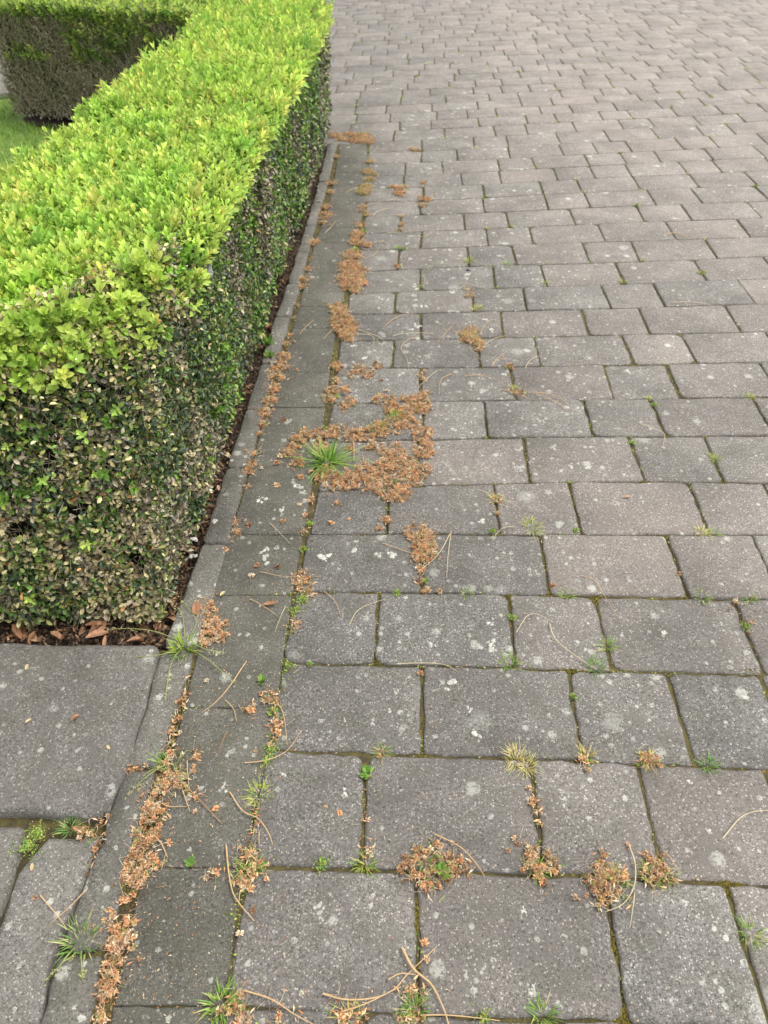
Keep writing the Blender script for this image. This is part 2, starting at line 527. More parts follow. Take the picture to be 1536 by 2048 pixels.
for i in range(len(ALLR) - 1):
    fb, ft = ALLR[i], ALLR[i + 1]
    jd.clear()
    r = i - 4
    stations = []
    ymid = lambda px: None
    if 0 <= r < len(JOINTS):
        for px in JOINTS[r]:
            # ground station under that picture column at mid-row
            X = (px - 768) / FPX
            for _ in range(6):
                ym = 0.5 * (fb(X) + ft(X))
                X = (px - 768) / FPX * (ym * cP + CAM_H * sP)
            stations.append(float(X))
    else:
        yc = float(0.5 * (fb(0) + ft(0)))
        if r < 0: x0 = -0.20
        elif r < 22: x0 = float(np.interp(yc, [2.9, 3.5, 4.0], [-0.085, -0.075, -0.065]))
        elif yc < 4.95: x0 = -0.46
        else: x0 = -7.0
        stations.append(x0 + (0 if r < 22 else random.uniform(0, 0.1)))
    last = random.random() < 0.5
    yc = float(0.5 * (fb(0) + ft(0)))
    lim = 1.7 + 0.62 * max(yc, 0)
    while stations[-1] < lim:
        last = (random.random() < 0.62) if not last else (random.random() < 0.5)
        stations.append(stations[-1] + (0.246 if last else 0.163) + random.gauss(0, 0.004))
    wob = lambda: 0.0
    for a, b2 in zip(stations[:-1], stations[1:]):
        add_paver(corner_set(fb, ft, a, b2))

# the edge course along the kerb
HR = [(452, 2060), (458, 1900), (471, 1820), (496, 1735), (532, 1530), (560, 1415), (590, 1190), (612, 1069), (636, 930), (655, 814), (664, 744), (676, 656), (686, 612),
      (702, 545), (716, 486), (722, 455), (733, 408), (738, 360), (738, 310), (734, 284)]
HL = [(215, 2060), (286, 1735), (360, 1440), (383, 1357), (421, 1190), (460, 1069), (503, 930), (532, 814), (560, 744), (585, 656), (598, 612),
      (612, 545), (628, 486), (642, 455), (658, 408), (670, 345), (676, 310), (679, 284)]
HJ = [2200, 2012, 1735, 1415, 1190, 1069, 930, 814, 744, 656, 612, 545, 485, 455, 408, 370, 345, 310, 286]
hr = np.array([gp(*p) for p in HR]); hl = np.array([gp(*p) for p in HL])
for y0, y1 in zip(HJ[:-1], HJ[1:]):
    Ya, Yb = gp(500, y0)[1], gp(500, y1)[1]
    fx = lambda P, Y: float(np.interp(Y, P[:, 1], P[:, 0]))
    tl = random.uniform(-0.004, 0.004)
    add_paver([(fx(hl, Ya) + 0.001, Ya + 0.0006), (fx(hr, Ya) - 0.006, Ya + 0.0006), (fx(hr, Yb) - 0.006, Yb - 0.0006), (fx(hl, Yb) + 0.001, Yb - 0.0006)], edge=True)

# drop blocks that overlap the edge course (rows 0.. start at its right side already)
def size_seen(p):
    c = p[3]
    if c[1] < 0.05: return 0
    d = c[1] * cP + CAM_H * sP
    u = 768 + FPX * c[0] / d
    v = 1024 + FPX * (-c[1] * sP + CAM_H * cP) / d
    if not (-60 < u < 1600 and -20 < v < 2150): return 0.0
    if c[0] < -0.24 and c[1] > 3.9: return 0.0001
    return 1.0 / d


PC = np.array([p[3] for p in pav]); PZ = [p[1] for p in pav]; PT = [None] * len(pav)


def top_at(x, y):
    if x < float(np.interp(y, kl[:, 1], kl[:, 0])): return 0.0088
    if x < float(np.interp(y, kr[:, 1], kr[:, 0])): return 0.0050
    i = int(np.argmin(np.hypot((PC[:, 0] - x) * .7, PC[:, 1] - y)))
    t_ = PT[i] or (0, 0)
    return PZ[i] + (x - PC[i, 0]) * t_[0] + (y - PC[i, 1]) * t_[1]


paver_rank = sorted(range(len(pav)), key=lambda i: -size_seen(pav[i]))
rest = []
for rank, i in enumerate(paver_rank):
    ring, z, t, ctr, edge = pav[i]
    tq = 0.004 if ctr[1] < 2.2 else 0.002
    PT[i] = (random.gauss(0, tq), random.gauss(0, tq))
    if edge: PT[i] = (PT[i][0] * .5, 0.0)
    V, F = block(ring, z, bev=0.0016 if edge else 0.0026, tilt=PT[i])
    if rank < 300:
        V = V - np.array([ctr[0], ctr[1], 0])
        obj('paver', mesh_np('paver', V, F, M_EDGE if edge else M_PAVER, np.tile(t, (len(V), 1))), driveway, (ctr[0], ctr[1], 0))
    else:
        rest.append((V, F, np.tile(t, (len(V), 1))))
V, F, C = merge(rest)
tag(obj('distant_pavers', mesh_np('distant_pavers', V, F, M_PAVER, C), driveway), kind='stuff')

# ------------------------------------------------------------------ kerb edging
kerb = empty('kerb', (0, 0, 0))
tag(kerb, 'narrow grey concrete edging kerb between hedge bed and driveway', 'kerb', kind='structure')
KR = [(150, 2200), (190, 2003), (234, 1827), (284, 1647), (303, 1573), (341, 1466), (377, 1357), (398, 1290), (427, 1182), (457, 1088), (495, 946), (522, 856), (540, 788), (566, 696), (581, 640), (601, 575), (622, 491), (645, 408), (657, 365), (671, 305), (676, 285)]
KL = [(0, 2300), (81, 2040), (139, 1851), (196, 1698), (251, 1548), (285, 1450), (320, 1316), (345, 1260), (367, 1211), (409, 1081), (450, 957), (487, 838), (524, 726), (543, 660), (557, 620), (573, 578), (599, 493), (628, 403), (636, 370), (650, 315), (656, 290)]
kr = np.array([gp(*p) for p in KR]); kl = np.array([gp(*p) for p in KL])
KJ = [2170, 1910, 1540, 1300, 1090, 939, 820, 728, 636, 570, 507, 453, 407, 365, 325, 288]
for n_, (y0, y1) in enumerate(zip(KJ[:-1], KJ[1:])):
    Ya, Yb = gp(450, y0)[1] + 0.0022, gp(450, y1)[1] - 0.0022
    fx = lambda P, Y: float(np.interp(Y, P[:, 1], P[:, 0]))
    ring = outline([(fx(kl, Ya), Ya), (fx(kr, Ya) - 0.002, Ya), (fx(kr, Yb) - 0.002, Yb), (fx(kl, Yb), Yb)], 0.009, 0.0014, 6, 3)
    ctr = ring.mean(0)
    V, F = block(ring, 0.005 + random.gauss(0, 0.0015), 0.06, 0.0035, (0.0, random.gauss(0, 0.006)))
    V -= np.array([ctr[0], ctr[1], 0])
    obj('kerb_stone', mesh_np('kerb_stone', V, F, M_KERB, np.tile((0.93 + random.gauss(0, 0.06), 0.1, 0.5), (len(V), 1))), kerb, (ctr[0], ctr[1], 0))

# ------------------------------------------------------------------ garden path at the lower left
path = empty('path', (-0.6, 0.4, 0))
tag(path, 'short garden path of worn grey slabs beside the hedge corner', 'path', kind='structure')
pp = np.array([(-3.0, -0.4, -0.014), (-0.40, -0.4, -0.014), (-0.375, 0.76, -0.014), (-3.0, 0.76, -0.014)]) - np.array([-0.6, 0.4, 0])
obj('joint_bed', mesh_np('path_bed', pp, [np.array([[0, 1, 2, 3]])], M_JOINT), path)
SL = [([(-120, 1625), (213, 1634), (262, 1500), (298, 1384), (318, 1302), (316, 1296), (-160, 1288)], 0.012),
      ]


def slab(pxs, z, name, rad, val, li=0.35, tx=(0, 0)):
    w = [gp(*p) for p in pxs]
    if len(w) == 4: ring = outline(w, rad, 0.0015, 4, 4)
    else:
        ring = []
        for a, b2 in zip(w, w[1:] + w[:1]):
            a, b2 = np.array(a), np.array(b2)
            nn = max(2, int(np.linalg.norm(b2 - a) / 0.05))
            for t in range(nn): ring.append(a + (b2 - a) * t / nn + rng.normal(size=2) * 0.0014)
        ring = np.array(ring)
    ctr = ring.mean(0)
    V, F = block(ring, z, 0.045, 0.005, tx)
    V -= np.array([ctr[0], ctr[1], 0])
    obj(name, mesh_np(name, V, F, M_SLAB, np.tile((val, 0.3, li), (len(V), 1))), path, (ctr[0] + 0.6, ctr[1] - 0.4, 0))


slab([(-160, 1625), (208, 1636), (214, 1632), (246, 1562), (276, 1470), (300, 1380), (318, 1306), (308, 1297), (-200, 1288)], 0.010, 'slab', 0.01, 0.78, 0.3)
slab([(72, 2100), (98, 1936), (172, 1758), (198, 1676), (96, 1677), (38, 1745), (4, 1838), (-90, 2100)], 0.002, 'slab', 0.01, 0.92, 0.2)
slab([(-120, 1850), (-4, 1832), (54, 1654), (-80, 1650)], 0.001, 'slab', 0.012, 0.85)
slab([(-140, 2110), (-40, 2048), (-12, 1846), (-220, 1865)], 0.0, 'slab', 0.012, 0.85)
slab([(-700, 1640), (-175, 1628), (-215, 1290), (-640, 1290)], 0.006, 'slab', 0.012, 0.85)
for a in range(5):
    slab([(-330 - a * 210, 2110), (-150 - a * 210, 2110), (-100 - a * 160, 1660), (-240 - a * 160, 1660)], 0.0, 'slab', 0.012, 0.85)

# ------------------------------------------------------------------ hedge foliage templates
def leaf_t(w=0.5, fold=0.10, droop=0.06, full=True):
    if full:
        V = np.array([(0, 0, 0), (-w * .42, .38, fold), (0, .38, 0.0), (w * .42, .38, fold), (-w * .40, .74, fold * .7 - droop * .4), (0, .74, -droop * .5), (w * .40, .74, fold * .7 - droop * .4), (0, 1, -droop)], float)
        F = [np.array([(0, 2, 1), (0, 3, 2), (4, 5, 7), (5, 6, 7)]), np.array([(1, 2, 5, 4), (2, 3, 6, 5)])]
    else:
        V = np.array([(0, 0, 0), (-w * .45, .55, fold), (0, 1, -droop), (w * .45, .55, fold)], float)
        F = [np.array([(0, 2, 1), (0, 3, 2)])]
    return V, F, np.ones((len(V), 1)) * np.ones((1, 3))


def sprig_t(pairs, seed, full=True, lw=0.5):
    """upright box shoot about one unit tall: opposite pairs of leaves on a stem"""
    r_ = np.random.default_rng(seed)
    parts = []
    LV, LF, _ = leaf_t(lw, 0.10, 0.08, full)
    az = r_.uniform(0, 6.28)
    for i in range(pairs):
        h = i / (pairs - 1) if pairs > 1 else 0.5
        L = 0.50 * (1.0 - 0.38 * h) * r_.uniform(0.85, 1.12)
        el = R(18 + 48 * h + r_.uniform(-8, 8))
        for s in (0, math.pi):
            a = az + s + r_.uniform(-.2, .2)
            d = np.array([math.cos(a) * math.cos(el), math.sin(a) * math.cos(el), math.sin(el)])
            side = np.array([-math.sin(a), math.cos(a), 0])
            up = np.cross(side, d) * -1
            up = np.cross(d, side)
            M = np.stack([side, d, -up], axis=1)
            if (M @ np.array([0, 0, 1.0]))[2] < 0: M[:, 2] *= -1
            V = (LV * L) @ M.T + np.array([0, 0, 0.12 + 0.70 * h])
            base = np.array([0.80 + 0.28 * h, 0.84 + 0.20 * h, 0.9 + 0.2 * h]) * r_.uniform(0.92, 1.06)
            parts.append((V, LF, np.tile(base, (len(V), 1))))
        az += math.pi / 2
    # stem
    w = 0.018
    SV = np.array([(w, 0, 0), (-w, w, 0), (-w, -w, 0), (w * .6, 0, .85), (-w * .6, w * .6, .85), (-w * .6, -w * .6, .85)])
    parts.append((SV, [np.array([(0, 1, 4, 3), (1, 2, 5, 4), (2, 0, 3, 5)])], np.tile((0.85, 0.8, 0.8), (6, 1))))
    return merge(parts)


SPR = [sprig_t(p, s) for p, s in ((5, 1), (4, 2), (5, 3), (4, 4), (6, 5), (3, 6))]
SPR_LO = [sprig_t(p, s, False) for p, s in ((4, 11), (4, 12), (5, 13))]


def place_sprigs(T, D, S, C, tmpls):
    n = len(T)
    Rm = rot_from(D, rng.uniform(0, 6.283, n))
    which = rng.integers(0, len(tmpls), n)
    out = []
    for q_ in range(len(tmpls)):
        s_ = which == q_
        if s_.any(): out.append(scatter(tmpls[q_], T[s_], Rm[s_], S[s_], C[s_]))
    return out


def leaf_cloud(T, D, S, C, full=False, w=0.55):
    """single leaves: local +Y is the leaf axis; D is the facing direction"""
    n = len(T)
    Rm = rot_from(D, rng.uniform(0, 6.283, n))
    return scatter(leaf_t(w, 0.12, 0.08, full), T, Rm, S, C)


def pick_col(n, table):
    w = np.array([t[0] for t in table], float); w /= w.sum()
    i = rng.choice(len(table), n, p=w)
    c = np.array([t[1] for t in table])[i]
    return c * rng.uniform(0.75, 1.25, (n, 1))


DARKG = [(3, (0.028, 0.055, 0.018)), (3, (0.048, 0.092, 0.026)), (2, (0.080, 0.135, 0.036)), (1, (0.045, 0.070, 0.050))]
OLIVE = [(2, (0.22, 0.26, 0.06)), (2, (0.34, 0.35, 0.10)), (2, (0.15, 0.20, 0.05))]
CREAM = [(3, (0.58, 0.51, 0.25)), (3, (0.44, 0.37, 0.18)), (1.5, (0.72, 0.66, 0.42)), (2, (0.26, 0.21, 0.11)), (0.3, (0.56, 0.29, 0.11))]
GREYBR = [(3, (0.19, 0.16, 0.11)), (2, (0.30, 0.25, 0.175)), (1, (0.10, 0.08, 0.055)), (1, (0.42, 0.37, 0.26))]
WGREY = [(3, (0.42, 0.36, 0.25)), (2, (0.58, 0.51, 0.37)), (1, (0.17, 0.14, 0.10)), (1, (0.60, 0.54, 0.40)), (1, (.26, .28, .12))]
FRESH = [(3, (0.52, 0.69, 0.13)), (3, (0.60, 0.75, 0.16)), (2, (0.42, 0.62, 0.12)), (1.1, (0.72, 0.74, 0.18))]
MIDG = [(3, (0.13, 0.26, 0.035)), (2, (0.19, 0.34, 0.045)), (1, (0.09, 0.19, 0.03))]

# main hedge body -------------------------------------------------
HX = lambda Y: -0.405 + 0.046 * (np.minimum(Y, 3.3) - 0.8)           # foot of the face along the drive
HW, HH, Y0h, Y1h = 0.50, 0.475, 0.815, 4.25


def yfront(X, h):
    """front of the hedge: leans back, and the corner by the drive is cut away towards the top"""
    X = np.asarray(X, float); h = np.clip(h, 0, 1.1)
    return Y0h + 0.16 * h ** 1.5 + np.clip((X + 0.62) / 0.24, 0, 1.1) * 0.31 * h ** 1.25


def wob(Y, z):
    return np.array([0.018 * mnoise.noise(Vector((y * 3.1, zz * 4.0, 2.0))) + 0.010 * mnoise.noise(Vector((y * 9, zz * 9, 5.0))) for y, zz in zip(Y, z)])


hedge = empty('box_hedge', (-0.62, 0.82, -0.022))
tag(hedge, 'clipped box hedge with bright yellow-green new growth on top running along the drive', 'hedge')
HO = np.array([-0.62, 0.82, -0.022])


def hpart(name, parts, mat, o_=HO, parent=hedge, kind='stuff', smooth=False):
    V, F, C = merge(parts)
    o = obj(name, mesh_np(name, V - o_, F, mat, C, smooth), parent)
    if kind: o['kind'] = kind
    return o


def core_box(x0f, x1f, ya, yb, h, ny=60, nz=10, nx=14, inset=0.035):
    """dark woody heart of the hedge: a lumpy closed block"""
    pts, quads = [], []
    def grid(fn, a, b2):
        base = len(pts)
        for i in range(a + 1):
            for j in range(b2 + 1):
                p = np.array(fn(i / a, j / b2), float)
                p += 0.012 * np.array([mnoise.noise(Vector(p * 14)), mnoise.noise(Vector(p * 14 + np.array([7, 0, 0]))), mnoise.noise(Vector(p * 14 + np.array([0, 9, 0])))])
                pts.append(p)
        for i in range(a):
            for j in range(b2):
                k0 = base + i * (b2 + 1) + j
                quads.append((k0, k0 + 1, k0 + b2 + 2, k0 + b2 + 1))
    Yi = lambda t: ya + inset + (yb - ya - 2 * inset) * t
    hh = h - inset
    fl = lambda u, v: Yi(u)
    grid(lambda u, v: (x1f(Yi(u)) - inset, fl(u, v), hh * v), ny, nz)
    grid(lambda u, v: (x0f(Yi(u)) + inset, fl(u, v), hh * v), ny, nz)
    grid(lambda u, v: (x0f(Yi(u)) + inset + (x1f(Yi(u)) - x0f(Yi(u)) - 2 * inset) * v, fl(u, 1), hh), ny, nx)
    grid(lambda u, v: (x0f(Yi(0)) + inset + (x1f(Yi(0)) - x0f(Yi(0)) - 2 * inset) * u, fl(0, v), hh * v), nx, nz)
    grid(lambda u, v: (x0f(Yi(1)) + inset + (x1f(Yi(1)) - x0f(Yi(1)) - 2 * inset) * u, Yi(1), hh * v), nx, nz)
    V = np.array(pts)
    if ya == Y0h: V[:, 1] = np.maximum(V[:, 1], yfront(V[:, 0], V[:, 2] / HH) + 0.045)
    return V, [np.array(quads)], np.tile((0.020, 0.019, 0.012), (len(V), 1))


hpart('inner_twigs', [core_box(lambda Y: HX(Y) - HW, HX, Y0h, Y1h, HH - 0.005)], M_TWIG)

# face along the drive: outward normal +X -------------------------
def near_Y(n, a, b2, p=1.7):
    """stations along the hedge, thicker towards the viewer as the leaves show larger there"""
    u = rng.random(n)
    return (a ** (1 - p) + u * (b2 ** (1 - p) - a ** (1 - p))) ** (1 / (1 - p))


def side_face(n):
    Y = near_Y(n, Y0h, Y1h, 1.35); z = rng.random(n) ** 0.9 * HH + 0.006
    lean = -0.030 * np.clip((z / HH - 0.75) / 0.25, 0, 1) ** 2 + 0.010
    X = HX(Y) + wob(Y, z) + lean - rng.random(n) ** 1.3 * 0.036
    kp = Y > yfront(X, z / HH) - 0.012
    X, Y, z = X[kp], Y[kp], z[kp]
    return X, Y, z


def colour_side(X, Y, z):
    n = len(X)
    pn = pnoise(X, Y, z, 5.0); p2 = pnoise(X + 9, Y, z, 13.0)
    C = pick_col(n, DARKG)
    # brown bare strips in the middle of the face, fresher green further along and under the top
    br = (pn + 0.35 * p2 > 0.02 + 0.10 * (z / HH)) & (rng.random(n) < 0.62)
    C[br] = pick_col(br.sum(), GREYBR)
    gr = (rng.random(n) < np.clip(0.10 + 0.45 * (Y > 1.35) + 0.25 * (z > 0.36), 0, .7)) & (pn < 0.02)
    C[gr] = pick_col(gr.sum(), MIDG)
    cr = rng.random(n) < np.where(Y < 1.25, 0.15, 0.07) * (1 + 3 * np.clip(p2, -.3, .5))
    C[cr] = pick_col(cr.sum(), CREAM)
    ol = rng.random(n) < 0.14
    C[ol] = pick_col(ol.sum(), OLIVE)
    return C


X, Y, z = side_face(58000)
C = colour_side(X, Y, z)
T = np.stack([X, Y, z], 1)
D = rand_dirs(len(X), (0.75, -0.15, 0.45), 0.62)
S = rng.uniform(0.008, 0.0155, len(X)) * np.clip(0.85 + 0.18 * Y, 1, 1.5)
hpart('side_leaves', [leaf_cloud(T, D, S, C)], M_OLD)
# front face: outward normal -Y
n = 32000
X = -0.385 - rng.random(n) ** 1.25 * (HW + 0.04) ; z = rng.random(n) * (HH + .01) + 0.004
Yf = yfront(X, z / HH) + rng.random(n) ** 1.3 * 0.035 - 0.006 + wob(X * 1.7, z)
X = np.minimum(X, HX(Yf) + wob(Yf, z))
pn = pnoise(X, Yf, z, 8.0); p2 = pnoise(X, Yf + 4, z, 26.0)
C = pick_col(n, DARKG)
s_ = rng.random(n) < 0.36; C[s_] = pick_col(s_.sum(), OLIVE)
s_ = rng.random(n) < np.clip(0.28 + 0.7 * pn + 0.45 * p2 + 0.15 * (z > 0.40) - 0.16 * ((z > .22) & (z < .38)) + 0.24 * (z < .20), 0.04, 0.8); C[s_] = pick_col(s_.sum(), CREAM)
s_ = (p2 > 0.08) & (rng.random(n) < 0.42); C[s_] = pick_col(s_.sum(), GREYBR)
s_ = rng.random(n) < 0.08; C[s_] = pick_col(s_.sum(), MIDG)
gp_ = pnoise(X, Yf, z, 24.0) < 0.42
X, Yf, z, C = X[gp_], Yf[gp_], z[gp_], C[gp_]; n = len(X)
T = np.stack([X, Yf, z], 1)
hpart('front_leaves', [leaf_cloud(T, rand_dirs(n, (0.1, -0.8, 0.45), 0.62), rng.uniform(0.0075, 0.0155, n), C, full=True)], M_OLD)
# back (lawn side) and ends, simpler
n = 9000
Y = rng.uniform(Y0h, 3.7, n); z = rng.random(n) * HH
T = np.stack([HX(Y) - HW - 0.0 + rng.random(n) * 0.03, Y, z], 1)
hpart('side_leaves', [leaf_cloud(T, rand_dirs(n, (-0.8, 0, .4), .6), rng.uniform(0.010, 0.018, n), pick_col(n, DARKG))], M_OLD)
n = 3500
X = rng.uniform(-0.78, -0.285, n); z = rng.random(n) * HH
T = np.stack([X, np.full(n, Y1h) - rng.random(n) * .03, z], 1)
hpart('side_leaves', [leaf_cloud(T, rand_dirs(n, (0, .8, .4), .6), rng.uniform(0.012, 0.02, n), pick_col(n, DARKG))], M_OLD)

# twigs showing on the faces
def twigs(T, D, L, W, C):
    V = np.array([(1, 0, 0), (-.6, .8, 0), (-.6, -.8, 0), (.6, .25, 1), (-.4, .6, 1), (-.4, -.3, 1)], float)
    t_ = (V, [np.array([(0, 1, 4, 3), (1, 2, 5, 4), (2, 0, 3, 5)])], np.ones((6, 3)))
    return scatter(t_, T, rot_from(D, rng.uniform(0, 6.28, len(T))), np.stack([W, W, L], 1), C)


X, Y, z = side_face(5600); n = len(X)
T = np.stack([X - 0.004, Y, z], 1)
P1 = twigs(T, rand_dirs(n, (0.35, 0.0, 0.9), 0.45), rng.uniform(0.015, 0.05, n), rng.uniform(0.0004, 0.0010, n), pick_col(n, GREYBR))
n = 3200
X = -0.41 - rng.random(n) * HW; z = rng.random(n) * HH
T = np.stack([X, yfront(X, z / HH) + .01, z], 1)
P2 = twigs(T, rand_dirs(n, (0, -0.4, 0.8), 0.5), rng.uniform(0.012, 0.04, n), rng.uniform(0.0004, 0.0009, n), pick_col(n, GREYBR))
hpart('twigs', [P1, P2], M_TWIG)

# fresh shoots over the top ---------------------------------------
def top_points(n, Ya=Y0h, Yb=Y1h):
    Y = near_Y(n, Ya + 0.06, Yb, 1.45)
    u = rng.random(n)
    X = HX(np.minimum(Y, 4.3)) - HW + 0.005 + u * (HW + 0.012)
    return X, Y, u


n = 9800
X, Y, u = top_points(n)
zb = HH - 0.022 + 0.012 * pnoise(X, Y, X * 0, 6.0)
fr = np.clip((yfront(X, 1.0) + 0.15 - Y) / 0.15, 0, 1)          # sinks towards the front edge
fr2 = fr
zb = zb - 0.050 * fr2 ** 1.3
zb -= 0.030 * np.clip((u - 0.88) / 0.12, 0, 1) ** 2 + 0.03 * np.clip((0.08 - u) / 0.08, 0, 1) ** 2
Dr = rand_dirs(n, (0, 0, 1), 0.20)
Dr[:, 0] += 0.85 * np.clip((u - 0.80) / 0.2, 0, 1) ** 1.5 - 0.5 * np.clip((0.12 - u) / 0.12, 0, 1)
Dr[:, 1] -= 0.30 * fr
Dr[:, 1] -= 0.10
S = rng.uniform(0.035, 0.056, n) * (1 - 0.15 * fr) * np.where(rng.random(n) < .08, 1.35, 1.0)
pn = pnoise(X, Y, X * 0, 7.0)
keep = (rng.random(n) > 0.75 * fr * (0.55 + pn)) & (Y > yfront(X, 0.93))         # gaps with clippings near the front
C = pick_col(n, FRESH) * rng.uniform(0.85, 1.12, (n, 1))
gs = (pn < -0.12) | (rng.random(n) < 0.10)
C[gs] = pick_col(gs.sum(), [(1, (0.42, 0.64, 0.11)), (1, (0.50, 0.70, 0.12)), (.7, (0.30, 0.52, 0.09))])
T = np.stack([X, Y, zb], 1)
T, Dr, S, C, X, Y = T[keep], Dr[keep], S[keep], C[keep], X[keep], Y[keep]
dist = np.hypot(np.hypot(T[:, 0], T[:, 1]), T[:, 2] - CAM_H)
seen = np.abs(T[:, 0]) / (T[:, 1] * cP + (CAM_H - HH) * sP) < 0.54
order = np.argsort(dist + 10 * (~seen))
near_i, rest_i = order[:300], order[300:]
shoot_me = {}
Rn = rot_from(Dr, rng.uniform(0, 6.283, len(T)))
for c_, i in enumerate(near_i):
    key = c_ % 24
    if key not in shoot_me:
        tv, tf, tc = SPR[key % len(SPR)]
        shoot_me[key] = mesh_np('shoot', tv, tf, M_LEAF, np.clip(tc * C[i], 0, 1), True)
    o = obj('shoot', shoot_me[key], hedge)
    M4 = np.eye(4); M4[:3, :3] = Rn[i] * S[i]; M4[:3, 3] = T[i] - HO
    from mathutils import Matrix
    o.matrix_local = Matrix(M4.tolist())
mid = rest_i[dist[rest_i] < 2.4]; far = rest_i[dist[rest_i] >= 2.4]
hpart('fresh_shoots', place_sprigs(T[mid], Dr[mid], S[mid], C[mid], SPR) + place_sprigs(T[far], Dr[far], S[far] * 1.25, C[far], SPR_LO), M_LEAF, smooth=True)

# lower storey of the top: darker leaves and clippings under the shoots
n = 16000
X, Y, u = top_points(n)
fr = np.clip((yfront(X, 1.0) + 0.15 - Y) / 0.15, 0, 1)
fr2 = fr
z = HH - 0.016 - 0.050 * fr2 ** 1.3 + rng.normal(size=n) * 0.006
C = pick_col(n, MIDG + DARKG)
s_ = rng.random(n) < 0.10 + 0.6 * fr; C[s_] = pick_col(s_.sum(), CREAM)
Y = np.maximum(Y, yfront(X, z / HH) + rng.random(n) * .03)
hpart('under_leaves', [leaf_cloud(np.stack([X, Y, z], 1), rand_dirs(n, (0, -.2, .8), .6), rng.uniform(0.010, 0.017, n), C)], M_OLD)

# pale clippings lodged in the front edge
n = 4200
X = -0.40 - rng.random(n) * 0.50
hq = 1.03 - np.abs(rng.normal(size=n)) * 0.13
pn = pnoise(X, hq, X * 0, 11.0)
kq = (pn + rng.normal(size=n) * .15 > -0.05) & (hq > .35); X, hq = X[kq], hq[kq]; n = len(X)
z = HH * hq + 0.012
Y = yfront(X, hq) - 0.012 + np.abs(rng.normal(size=n)) * 0.035 * (hq > .9)
C = pick_col(n, CREAM + [(4, (.68, .62, .32))])
hpart('dead_leaves', [leaf_cloud(np.stack([X, Y, z], 1), rand_dirs(n, (0, -.4, .7), .8), rng.uniform(0.007, 0.014, n), C, full=True)], M_DEAD)

n = 1100
X = -0.40 - rng.random(n) * 0.50
hq = 1.02 - np.abs(rng.normal(size=n)) * 0.11
pn = pnoise(X, hq, X * 0 + 4, 9.0)
kq = (pn + rng.normal(size=n) * .12 > -0.03) & (hq > .45); X, hq = X[kq], hq[kq]; n = len(X)
T = np.stack([X, yfront(X, hq) + .006, HH * hq - .012], 1)
hpart('fresh_shoots', place_sprigs(T, rand_dirs(n, (0.1, -0.45, 0.9), .25), rng.uniform(0.032, 0.062, n), pick_col(n, FRESH + [(2, (.34, .52, .08))]), SPR), M_LEAF, smooth=True)

# fresh sprigs growing out of the drive face and single bright ones on the front
n = 2600
Y = near_Y(n, 1.05, Y1h, 1.3); z = 0.02 + rng.random(n) * (HH - 0.02)
pn = pnoise(Y * 0, Y, z, 6.0) + 0.5 * pnoise(Y * 0 + 3, Y, z, 15.0)
keep = (Y > yfront(HX(Y), z / HH)) & (pn > np.where(z > 0.33, -0.05, 0.10) - 0.08 * (Y > 2.0)) & ((Y > 1.30) | (z > 0.36) | (rng.random(n) < 0.15))
Y, z = Y[keep], z[keep]; n = len(Y)
X = HX(Y) + wob(Y, z) - 0.012
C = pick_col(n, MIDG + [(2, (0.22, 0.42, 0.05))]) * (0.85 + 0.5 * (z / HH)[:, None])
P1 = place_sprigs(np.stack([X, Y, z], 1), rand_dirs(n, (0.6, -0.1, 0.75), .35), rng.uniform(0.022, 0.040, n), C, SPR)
n = 85
X = -0.44 - rng.random(n) * 0.44; z = 0.03 + rng.random(n) ** 0.6 * 0.40
Yf = yfront(X, z / HH) - 0.004
P2 = place_sprigs(np.stack([X, Yf, z], 1), rand_dirs(n, (0.1, -0.8, 0.6), .3), rng.uniform(0.020, 0.038, n), pick_col(n, FRESH + MIDG), SPR[1:4])
hpart('side_shoots', P1 + P2, M_LEAF, smooth=True)

# wing hedge at the back left -------------------------------------
wing = empty('box_hedge', (-1.4, 4.2, -0.022))
tag(wing, 'browned box hedge wing at the top left, bare grey twigs below a green top', 'hedge')
WO = np.array([-1.4, 4.2, -0.022])
pA, pB = np.array([-1.93, 4.14]), np.array([-0.80, 3.80])
wd = (pB - pA) / np.linalg.norm(pB - pA); wnrm = np.array([wd[1], -wd[0]])   # towards the viewer
WL, WT = float(np.linalg.norm(pB - pA)), 0.50
# closed core
ny = 16
cv, cf = [], []
for (a0, a1, b0, b1) in (((pA + wd * .03 - wnrm * .03), (pB - wnrm * .03), 0, 1),):
    ring_ = [pA + wd * .03 - wnrm * .03, pB - wnrm * .03, pB - wnrm * (WT - .03), pA + wd * .03 - wnrm * (WT - .03)]
    cv = np.array([(*p, zz) for zz in (0, HH - 0.02) for p in ring_])
    cf = [np.array([(0, 1, 5, 4), (1, 2, 6, 5), (2, 3, 7, 6), (3, 0, 4, 7), (4, 5, 6, 7)])]
hpart('inner_twigs', [(cv, cf, np.tile((0.03, 0.024, 0.017), (8, 1)))], M_TWIG, WO, wing)
n = 15000
s = rng.random(n) * WL; z = rng.random(n) * HH; d_ = rng.random(n) * 0.035
P = pA + s[:, None] * wd - d_[:, None] * wnrm
pn = pnoise(P[:, 0], P[:, 1], z, 5.0)
C = pick_col(n, WGREY)
s_ = rng.random(n) < np.clip(0.12 + 0.5 * pn + 0.5 * np.clip(z / HH - 0.6, 0, 1), 0, .7); C[s_] = pick_col(s_.sum(), MIDG + DARKG)
P1 = leaf_cloud(np.c_[P, z], rand_dirs(n, (wnrm[0], wnrm[1], .4), .6), rng.uniform(0.010, 0.017, n), C)
n = 4500   # left end
s = rng.random(n) * WT; z = rng.random(n) * HH
P = pA - s[:, None] * wnrm + rng.random((n, 1)) * 0.03 * wd
